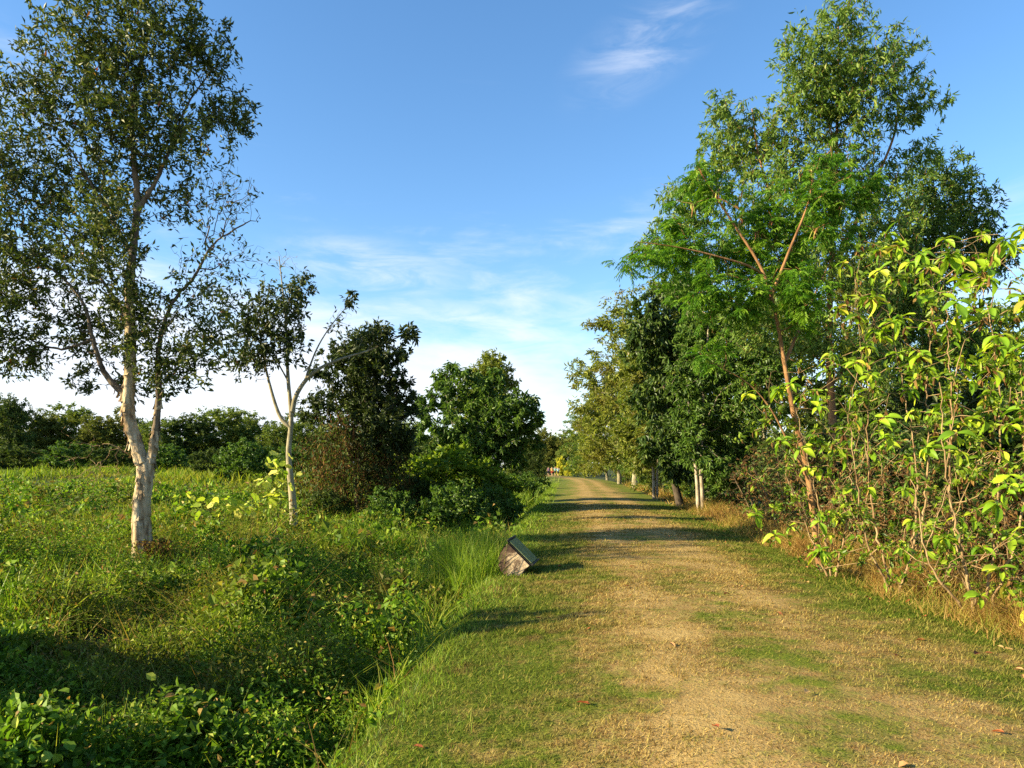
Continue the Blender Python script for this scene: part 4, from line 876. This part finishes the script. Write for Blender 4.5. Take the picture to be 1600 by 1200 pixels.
def lime_shrub(label, px, d, ros, stems, seed, extra=60, zfoot=-0.05):
    B, s, BX = stand(px, d, zfoot); bx, by = BX; rng = np.random.default_rng(seed)
    e = empty('lime_shrub', B, label, 'shrub', 'lime green shrubs along the right edge'); W = Wood()
    for q, st in enumerate(stems):
        if q: W.p.append(np.array([(st[0][0]-bx)*s*0.4, rng.uniform(-0.15, 0.15), 0])); W.par.append(-1); W.r.append(0.02); W.len.append(0); W.ok.append(False)
        st = [(bx+(st[0][0]-bx)*0.4, by)]+list(st[1:])
        W.limb([((p[0]-bx)*s, (p[2] if len(p) > 2 else rng.uniform(-25, 25)*(1 if p[1] < by-5 else 0))*s, (by-p[1])*s) for p in st], 0.019, 0.006, 0.08, 0.25, 0.8, 0.010, rng)
    hx = max(abs(p[0]-bx) for p in ros)*s*1.1; hz = max(by-p[1] for p in ros)*s
    for q in range(16+extra//4):     # bare arching shoots that cross one another
        a = rng.uniform(0, 2*PI); k0 = int(rng.integers(0, len(W.p))); p0 = W.p[k0]; ln = rng.uniform(0.5, 1.3); z1 = min(p0[2]+rng.uniform(-0.1, 0.9), hz)
        p2 = (np.clip(p0[0]+math.cos(a)*ln, -hx, hx), p0[1]+math.sin(a)*ln*0.45-0.1, max(0.1, z1)); p1 = ((p0[0]+p2[0])/2+rng.normal()*0.15, (p0[1]+p2[1])/2, max(p0[2], p2[2])+rng.uniform(-0.25, 0.2))
        W.limb([tuple(p0), p1, p2], min(0.0075, W.r[k0]), 0.003, 0.08, 0.3, 1.0, 0.006, rng)
    ros = list(ros)+[(ros[int(rng.integers(len(ros)))][0]+rng.normal()*28, ros[int(rng.integers(len(ros)))][1]+rng.normal()*28) for _ in range(int(len(ros)*2.4))]
    R = np.array([((p[0]-bx)*s, rng.uniform(-0.75, 0.2), max(0.15, (by-p[1])*s)) for p in ros])
    lo, hi = R.min(0), R.max(0)
    X = lo+(hi-lo+0.01)*rng.random((extra, 3)); X[:, 2] = rng.uniform(0.25, hi[2]*0.98, extra); X[:, 1] = rng.uniform(-0.4, 0.7, extra)
    W.grow(np.vstack([R, X]), 0.22, 0.2, rng, 0.0052, 0.40); g = Geo(); W.tube(g, 7, 5); ALLTRI[0] += g.tris(); g.build('stem', M['twig'], e, True)
    nleaf_ = 0; rest = Geo()
    for i, p in enumerate(R):
        k = np.where(W.Tag == i)[0][-1]; dirv = Vector(W.P[k]-W.P[W.Par[k]]).normalized(); dirv = (dirv*0.5+Vector((0, 0, 0.7))).normalized()
        nl = rng.integers(7, 12) if i < len(R)//3.4 else rng.integers(4, 8); q0 = Vector((0, 0, 1)).rotation_difference(dirv)
        for j in range(nl):
            t = j/nl; az = j*2.4+rng.uniform(-0.3, 0.3); tilt = rng.uniform(-0.35, 0.25)+1.0*(1-t)-0.35
            nleaf_ += 1
            q = q0 @ Quaternion((0, 0, 1), az) @ Quaternion((0, 1, 0), tilt)
            lm_ = LM[int(rng.integers(8))]; lp_ = Vector(p)-dirv*0.05*(1-t)
            sc_ = rng.uniform(0.5, 1.15)*(0.75 if t > 0.75 else 1)
            if nleaf_ <= 300:
                o = bpy.data.objects.new('leaf', lm_); COL.objects.link(o); o.parent = e
                o.location = lp_; o.rotation_mode = 'QUATERNION'; o.rotation_quaternion = q; o.scale = (sc_, sc_, sc_)
            else:
                vv, ff = LMV[lm_.name]; m3 = np.array(q.to_matrix()); rest.add(vv@m3.T*sc_+np.array(lp_), ff, np.full(len(vv), rng.random()))
    if rest.n:
        c = rest.build('spare_leaf', M['lime_rest'], e, True); c['kind'] = 'stuff'; ALLTRI[0] += rest.tris()
    # small leaves on the side shoots, and withered ones
    idx = np.where((W.Tag >= len(R)))[0]; ii = rng.choice(idx, extra*16); n = len(ii); g = Geo()
    leaves(g, W.P[ii]+rng.normal(size=(n, 3))*0.03, rdir(rng, n)+np.array([0, 0, 0.1]), rng, rng.uniform(0.03, 0.12, n), rng.uniform(0.015, 0.05, n), 0.25, 'oval', 0.3)
    c = g.build('small_leaf', M['lime_small'], e); c['kind'] = 'stuff'; ALLTRI[0] += g.tris()
    ii = rng.choice(np.arange(W.Base, len(W.P)), extra*4); n = len(ii); g = Geo()
    leaves(g, W.P[ii], rdir(rng, n)*0.5+np.array([0, 0, -1.0]), rng, rng.uniform(0.05, 0.13, n), 0.03, 0.4, 'oval', 0.2); c = g.build('withered_leaf', M['deadvine'], e); c['kind'] = 'stuff'; ALLTRI[0] += g.tris()
    return e
lime_shrub('lime leaved shrub beside the leaning feathery tree', 1300, 11.0, [(1210, 608), (1236, 598), (1226, 700), (1290, 800), (1322, 760), (1262, 850), (1250, 640), (1300, 690), (1195, 690), (1330, 640), (1275, 560), (1345, 700)],
    [[(1300, 880), (1275, 780), (1235, 640)], [(1310, 880), (1320, 780), (1330, 700)], [(1290, 880), (1260, 820), (1230, 740)]], 401)
lime_shrub('tall lime leaved shrub in the middle of the right thicket', 1400, 9.6, [(1330, 480), (1372, 462), (1310, 505), (1425, 478), (1340, 590), (1366, 682), (1440, 585), (1392, 612), (1400, 415), (1380, 520), (1350, 540), (1440, 390), (1470, 425), (1415, 650), (1385, 850), (1330, 620), (1455, 520), (1375, 760)],
    [[(1395, 930), (1370, 780), (1350, 560)], [(1410, 930), (1420, 760), (1400, 520, 10)], [(1405, 930), (1440, 780), (1440, 600), (1450, 430)], [(1390, 930), (1340, 830), (1320, 650)]], 402, 90)
lime_shrub('largest lime leaved shrub near the right picture edge', 1530, 8.0, [(1485, 398), (1530, 392), (1578, 386), (1450, 550), (1492, 540), (1542, 560), (1592, 520), (1520, 490), (1480, 622), (1530, 652), (1600, 430), (1560, 470), (1590, 605), (1450, 832), (1500, 780), (1562, 832), (1450, 700), (1545, 930), (1600, 700), (1510, 440), (1610, 480), (1575, 560)],
    [[(1530, 990), (1500, 800), (1480, 640), (1490, 480)], [(1545, 990), (1560, 800), (1550, 600), (1540, 430)], [(1520, 980), (1450, 880), (1430, 760)], [(1550, 990), (1600, 800), (1610, 560)], [(1525, 985), (1470, 760), (1455, 600)]], 403, 110)
lime_shrub('low lime leaved shrub leaning into the frame at right', 1660, 7.2, [(1600, 850), (1580, 760), (1620, 640), (1590, 660), (1640, 560), (1570, 900)],
    [[(1660, 1010), (1630, 880), (1600, 780)], [(1665, 1010), (1640, 800), (1620, 600)]], 404, 40)

# ------------------------------------------------------------------ tall grass clumps and the broad-leaf climber
def grass_clump(label, x, y, n, h, r, wd, seed, mat='blade', lean=0.35, bend=0.7):
    rng = np.random.default_rng(seed); b = at(x, y); g = Geo(); a = rng.uniform(0, 2*PI, n); q = r*np.sqrt(rng.random(n))
    blades(g, np.stack([np.cos(a)*q, np.sin(a)*q, 0*a-0.03], 1), h*rng.uniform(0.5, 1.15, n), rng, wd, lean, bend, 4)
    o = g.build('grass_clump', M[mat], None, False, b); ALLTRI[0] += g.tris(); return tag(o, label, 'grass clump', 'tall grass clumps left of the path')
for k, (lb, px, d, n, h, r, wd, ln, bd) in enumerate((('tall reedy grass clump just behind the log sign', 742, 13.2, 2600, 1.25, 0.65, 0.011, 0.3, 0.5), ('tall reedy grass clump left of the log sign', 690, 12.6, 3000, 1.2, 0.9, 0.011, 0.35, 0.6), ('dark reedy grass clump nearest the log sign', 745, 11.4, 700, 0.85, 0.4, 0.010, 0.3, 0.6),
        ('grass clump before the vine draped tree', 600, 18, 1100, 0.9, 1.0, 0.016, 0.4, 0.7), ('grass clump between slender trunk and vine draped tree', 530, 18, 900, 0.8, 0.8, 0.016, 0.4, 0.7), ('arching wide bladed grass clump left of the paperbark foot', 150, 10.5, 240, 0.95, 0.55, 0.026, 0.5, 1.1), ('arching wide bladed grass clump at the left picture edge', 30, 9.0, 260, 0.95, 0.6, 0.026, 0.5, 1.1),
        ('sparse grass clump at the paperbark foot', 260, 13, 160, 0.7, 0.5, 0.016, 0.5, 0.8), ('pale grass clump far along the ditch bank', 800, 40, 500, 1.6, 1.5, 0.04, 0.3, 0.5), ('pale grass clump by the far path end', 838, 70, 500, 1.8, 2.2, 0.06, 0.3, 0.5))):
    grass_clump(lb, sk(px, d), d, n, h, r, wd, 500+k, 'blade', ln, bd)
def heart_leaf():
    g = Geo(); v = [(0, 0, 0)]; n = 12
    for i in range(n):
        a = i/n*2*PI; r = 0.10*(1.0+0.35*math.cos(a))*(0.72 if i == n//2 else 1); v.append((0.06+r*math.cos(a), r*0.8*math.sin(a), -0.25*abs(math.sin(a))*0.12-0.05*(math.cos(a) > 0.8)))
    v[0] = (0.06, 0, -0.035)
    g.add(v, [(0, 1+i, 1+(i+1) % n) for i in range(n)]); o = g.build('leaf', M['broad_leaf'], None, True); me = o.data; bpy.data.objects.remove(o); return me
HL = heart_leaf(); rng = np.random.default_rng(77)
B, s, BX = stand(425, 19); cl_ = empty('broad_leaf_climber', B, 'yellow green broad leaved climber at the foot of the slender trunk', 'climber'); W = Wood(); bx, by = BX
W.limb([(0, 0, 0), (0.1, 0, 0.5), (0.25, 0, 1.3)], 0.02, 0.01, 0.1, 0.0)
Pt = np.array([((x-bx)*s, rng.uniform(-0.35, 0.35), (by-y)*s) for x, y in [(rng.normal(430, 14), rng.uniform(705, 800)) for _ in range(45)]+[(rng.uniform(290, 420), rng.uniform(768, 800)) for _ in range(45)]])
W.grow(Pt, 0.2, 0.2, rng, 0.005, 0.35); g = Geo(); W.tube(g, 6, 4); g.build('stem', M['dark_bark'], cl_, True)
for p in Pt:
    o = bpy.data.objects.new('leaf', HL); COL.objects.link(o); o.parent = cl_; o.location = p
    o.rotation_euler = (rng.uniform(-0.9, 0.9), rng.uniform(-0.4, 1.2), rng.uniform(-PI, PI)); k = rng.uniform(0.6, 1.5); o.scale = (k, k, k)

# ------------------------------------------------------------------ the log sign
LX, LY = sk(809, 11.4), 11.4
log = empty('log_sign', at(LX, LY), 'sawn log lying by the path with a tilted green sign panel', 'log sign')
log.rotation_euler = (0, 0, math.radians(-10)); log.location.z -= 0.02; log.scale = (1.08, 1.08, 1.08)
prof = [(-0.10, 0.47), (-0.17, 0.40), (-0.225, 0.29), (-0.235, 0.20), (-0.215, 0.11), (-0.17, 0.04), (-0.10, 0.0), (-0.02, -0.01), (0.06, 0.0), (0.115, 0.05), (0.14, 0.11), (0.20, 0.145), (0.215, 0.165)]
_c = catmull(np.array([(x, 0, z) for x, z in prof]), 0.03); prof = [(p[0]+0.006*math.sin(i*2.1), p[2]+0.005*math.cos(i*3.3)) for i, p in enumerate(_c)]
def lathe_log(name, prof, y0, y1, inset, mat, rings=7, caps=False):
    rng = np.random.default_rng(8); g = Geo(); n = len(prof); v = []
    for k in range(rings):
        t = k/(rings-1)
        for x, z in prof:
            j = 1+rng.normal()*0.012
            v.append(((x-0.0)*j*inset, y0+(y1-y0)*t, 0.2+(z-0.2)*j*inset))
    f = []
    for k in range(rings-1):
        for i in range(n):
            a = k*n+i; b = k*n+(i+1) % n; f += [(a, b, b+n), (a, b+n, a+n)]
    if caps:
        for k in (0, rings-1):
            c = len(v); v.append((-0.02, y0 if k == 0 else y1, 0.2)); f += [(c, k*n+i, k*n+(i+1) % n) for i in range(n)]
    g.add(v, f); return g.build(name, mat, log, False)
M['log_bark'] = bark_mat('log_bark', (0.08, 0.045, 0.024), (0.32, 0.21, 0.12), 14, 0.6, 0.9)
def cutface():
    m, nt = new_mat('weathered_end_grain'); tcn = N(nt, 'ShaderNodeTexCoord'); pos = tcn.outputs['Object']
    n1 = noise(nt, pos, 4.5, 4, 0.6, 0.5); n2 = noise(nt, pos, 28, 4, 0.7)
    s_ = N(nt, 'ShaderNodeSeparateXYZ'); L(nt, pos, s_.inputs[0])
    dk = math_n(nt, 'ADD', math_n(nt, 'MULTIPLY', s_.outputs[0], -2.2), math_n(nt, 'MULTIPLY', math_n(nt, 'SUBTRACT', n1, 0.5), 1.8))
    col = mixc(nt, maprange(nt, dk, -0.05, 0.22), ramp(nt, n2, [(0.3, (0.34, 0.23, 0.13)), (0.7, (0.60, 0.46, 0.29))]), ramp(nt, n2, [(0.3, (0.05, 0.025, 0.015)), (0.7, (0.15, 0.085, 0.05))]))
    p = N(nt, 'ShaderNodeBsdfPrincipled'); L(nt, col, p.inputs[0]); p.inputs['Roughness'].default_value = 0.9
    bp = N(nt, 'ShaderNodeBump'); bp.inputs['Strength'].default_value = 0.8; bp.inputs['Distance'].default_value = 0.02; L(nt, math_n(nt, 'ADD', n1, n2), bp.inputs['Height']); L(nt, bp.outputs[0], p.inputs['Normal'])
    o = N(nt, 'ShaderNodeOutputMaterial'); L(nt, p.outputs[0], o.inputs[0]); return m
M['cut'] = cutface()
lathe_log('bark', prof, -0.25, 0.35, 1.0, M['log_bark'])
lathe_log('cut_face', prof, -0.262, 0.36, 0.965, M['cut'], 4, True)
def box_mesh(name, c, size, rot, mat, parent, bevel=0.004):
    import bmesh
    bm = bmesh.new(); bmesh.ops.create_cube(bm, size=1.0)
    bmesh.ops.scale(bm, vec=size, verts=bm.verts); bmesh.ops.bevel(bm, geom=bm.edges[:], offset=bevel, segments=1, affect='EDGES')
    me = bpy.data.meshes.new(name); bm.to_mesh(me); bm.free(); me.materials.append(mat)
    o = bpy.data.objects.new(name, me); COL.objects.link(o); o.parent = parent; o.location = c; o.rotation_euler = rot; return o
ax_ = Vector((0.315, 0, -0.305)); ang = math.atan2(0.305, 0.315)
M['panel'] = flat_mat('green_sign_panel', (0.16, 0.19, 0.08), 0.35, 0.5, 0.25, 6)
M['black'] = flat_mat('black_metal', (0.02, 0.02, 0.018), 0.5, 0.4, 0.2, 9)
mid = (0.078, 0.045, 0.345)
box_mesh('sign_panel', mid, (0.44, 0.56, 0.016), (0, ang, 0), M['panel'], log)
box_mesh('backing_plate', (mid[0]-0.012, mid[1], mid[2]-0.0145), (0.50, 0.58, 0.010), (0, ang, 0), M['black'], log, 0.002)
for sgn in (-1, 1):
    box_mesh('bracket', (mid[0]+sgn*0.175, mid[1], mid[2]-sgn*0.169+0.0), (0.024, 0.60, 0.036), (0, ang, 0), M['black'], log, 0.003)

# ------------------------------------------------------------------ walkers far down the path
def skinned(name, verts, edges, rad, root, mat, parent):
    me = bpy.data.meshes.new(name); me.from_pydata(verts, edges, []); me.materials.append(mat)
    o = bpy.data.objects.new(name, me); COL.objects.link(o); o.parent = parent
    m = o.modifiers.new('skin', 'SKIN')
    for v_, r_ in zip(me.skin_vertices[0].data, rad): v_.radius = (r_, r_) if not isinstance(r_, tuple) else r_
    me.skin_vertices[0].data[root].use_root = True
    m.use_smooth_shade = True; o.modifiers.new('sub', 'SUBSURF').levels = 1; o.modifiers['sub'].render_levels = 2; return o
M['skin'] = flat_mat('skin', (0.42, 0.25, 0.17), 0.6); M['hair'] = flat_mat('hair', (0.03, 0.02, 0.015), 0.6)
def person(px, d, h, shirt, trousers, label, stride, rotz):
    x = sk(px, d); e = empty('person', at(x, d), label, 'person', 'walkers far down the path'); e.scale = (h/1.7,)*3; e.rotation_euler = (0, 0, rotz); st = stride
    V = [(0, 0, 0.92), (0, 0, 1.12), (0, 0, 1.38), (0, 0, 1.48), (0, 0.01, 1.58), (0, 0.0, 1.68),
         (0.09, 0, 0.88), (0.10, st*0.5, 0.48), (0.10, st*0.8-0.05, 0.08), (0.10, st*0.8+0.12, 0.04), (-0.09, 0, 0.88), (-0.10, -st*0.3, 0.48), (-0.10, -st-0.05, 0.10), (-0.10, -st+0.10, 0.04),
         (0.19, 0, 1.40), (0.24, -st*0.4, 1.14), (0.24, -st*0.4+0.10, 0.92), (0.24, -st*0.4+0.14, 0.82), (-0.19, 0, 1.40), (-0.24, st*0.4, 1.14), (-0.24, st*0.4+0.10, 0.92), (-0.24, st*0.4+0.14, 0.82)]
    E = [(0, 1), (1, 2), (2, 3), (3, 4), (4, 5), (0, 6), (6, 7), (7, 8), (8, 9), (0, 10), (10, 11), (11, 12), (12, 13), (2, 14), (14, 15), (15, 16), (16, 17), (2, 18), (18, 19), (19, 20), (20, 21)]
    rad = [0.14, 0.12, 0.14, 0.055, 0.095, 0.075, 0.085, 0.06, 0.04, 0.03, 0.085, 0.06, 0.04, 0.03, 0.055, 0.042, 0.033, 0.03, 0.055, 0.042, 0.033, 0.03]
    skinned('body', V, E, rad, 0, M['skin'], e)
    sv = [V[0], V[1], V[2], V[14], tuple(0.3*a+0.7*b for a, b in zip(V[14], V[15])), V[18], tuple(0.3*a+0.7*b for a, b in zip(V[18], V[19]))]
    skinned('shirt', sv, [(0, 1), (1, 2), (2, 3), (3, 4), (2, 5), (5, 6)], [0.165, 0.15, 0.165, 0.075, 0.065, 0.075, 0.065], 1, shirt, e)
    tv = [V[0], V[6], V[7], V[10], V[11]]
    skinned('trousers', tv, [(0, 1), (1, 2), (0, 3), (3, 4)], [0.155, 0.11, 0.085, 0.11, 0.085], 0, trousers, e)
    skinned('hair', [(0, -0.02, 1.60), (0, -0.02, 1.69)], [(0, 1)], [0.10, 0.088], 0, M['hair'], e)
cs = {k: flat_mat('cloth_'+k, c, 0.85, 0.1, 0.1) for k, c in dict(yellow=(0.62, 0.40, 0.10), teal=(0.16, 0.42, 0.42), blue=(0.20, 0.42, 0.52), purple=(0.22, 0.12, 0.22), dark=(0.03, 0.03, 0.04), red=(0.35, 0.06, 0.05)).items()}
person(857, 132, 1.62, cs['purple'], cs['dark'], 'walker in purple top at the left of the group', 0.1, 0.2)
person(862.5, 128, 1.62, cs['yellow'], cs['red'], 'walker in yellow shirt on the far path', 0.16, 0.1)
person(867.5, 130, 1.68, cs['teal'], cs['dark'], 'walker in teal shirt right of the yellow one', 0.12, 0.0)
person(872, 126, 1.55, cs['blue'], cs['dark'], 'walker in light blue top at the right of the group', 0.18, -0.1)
print('TRIS', ALLTRI[0])
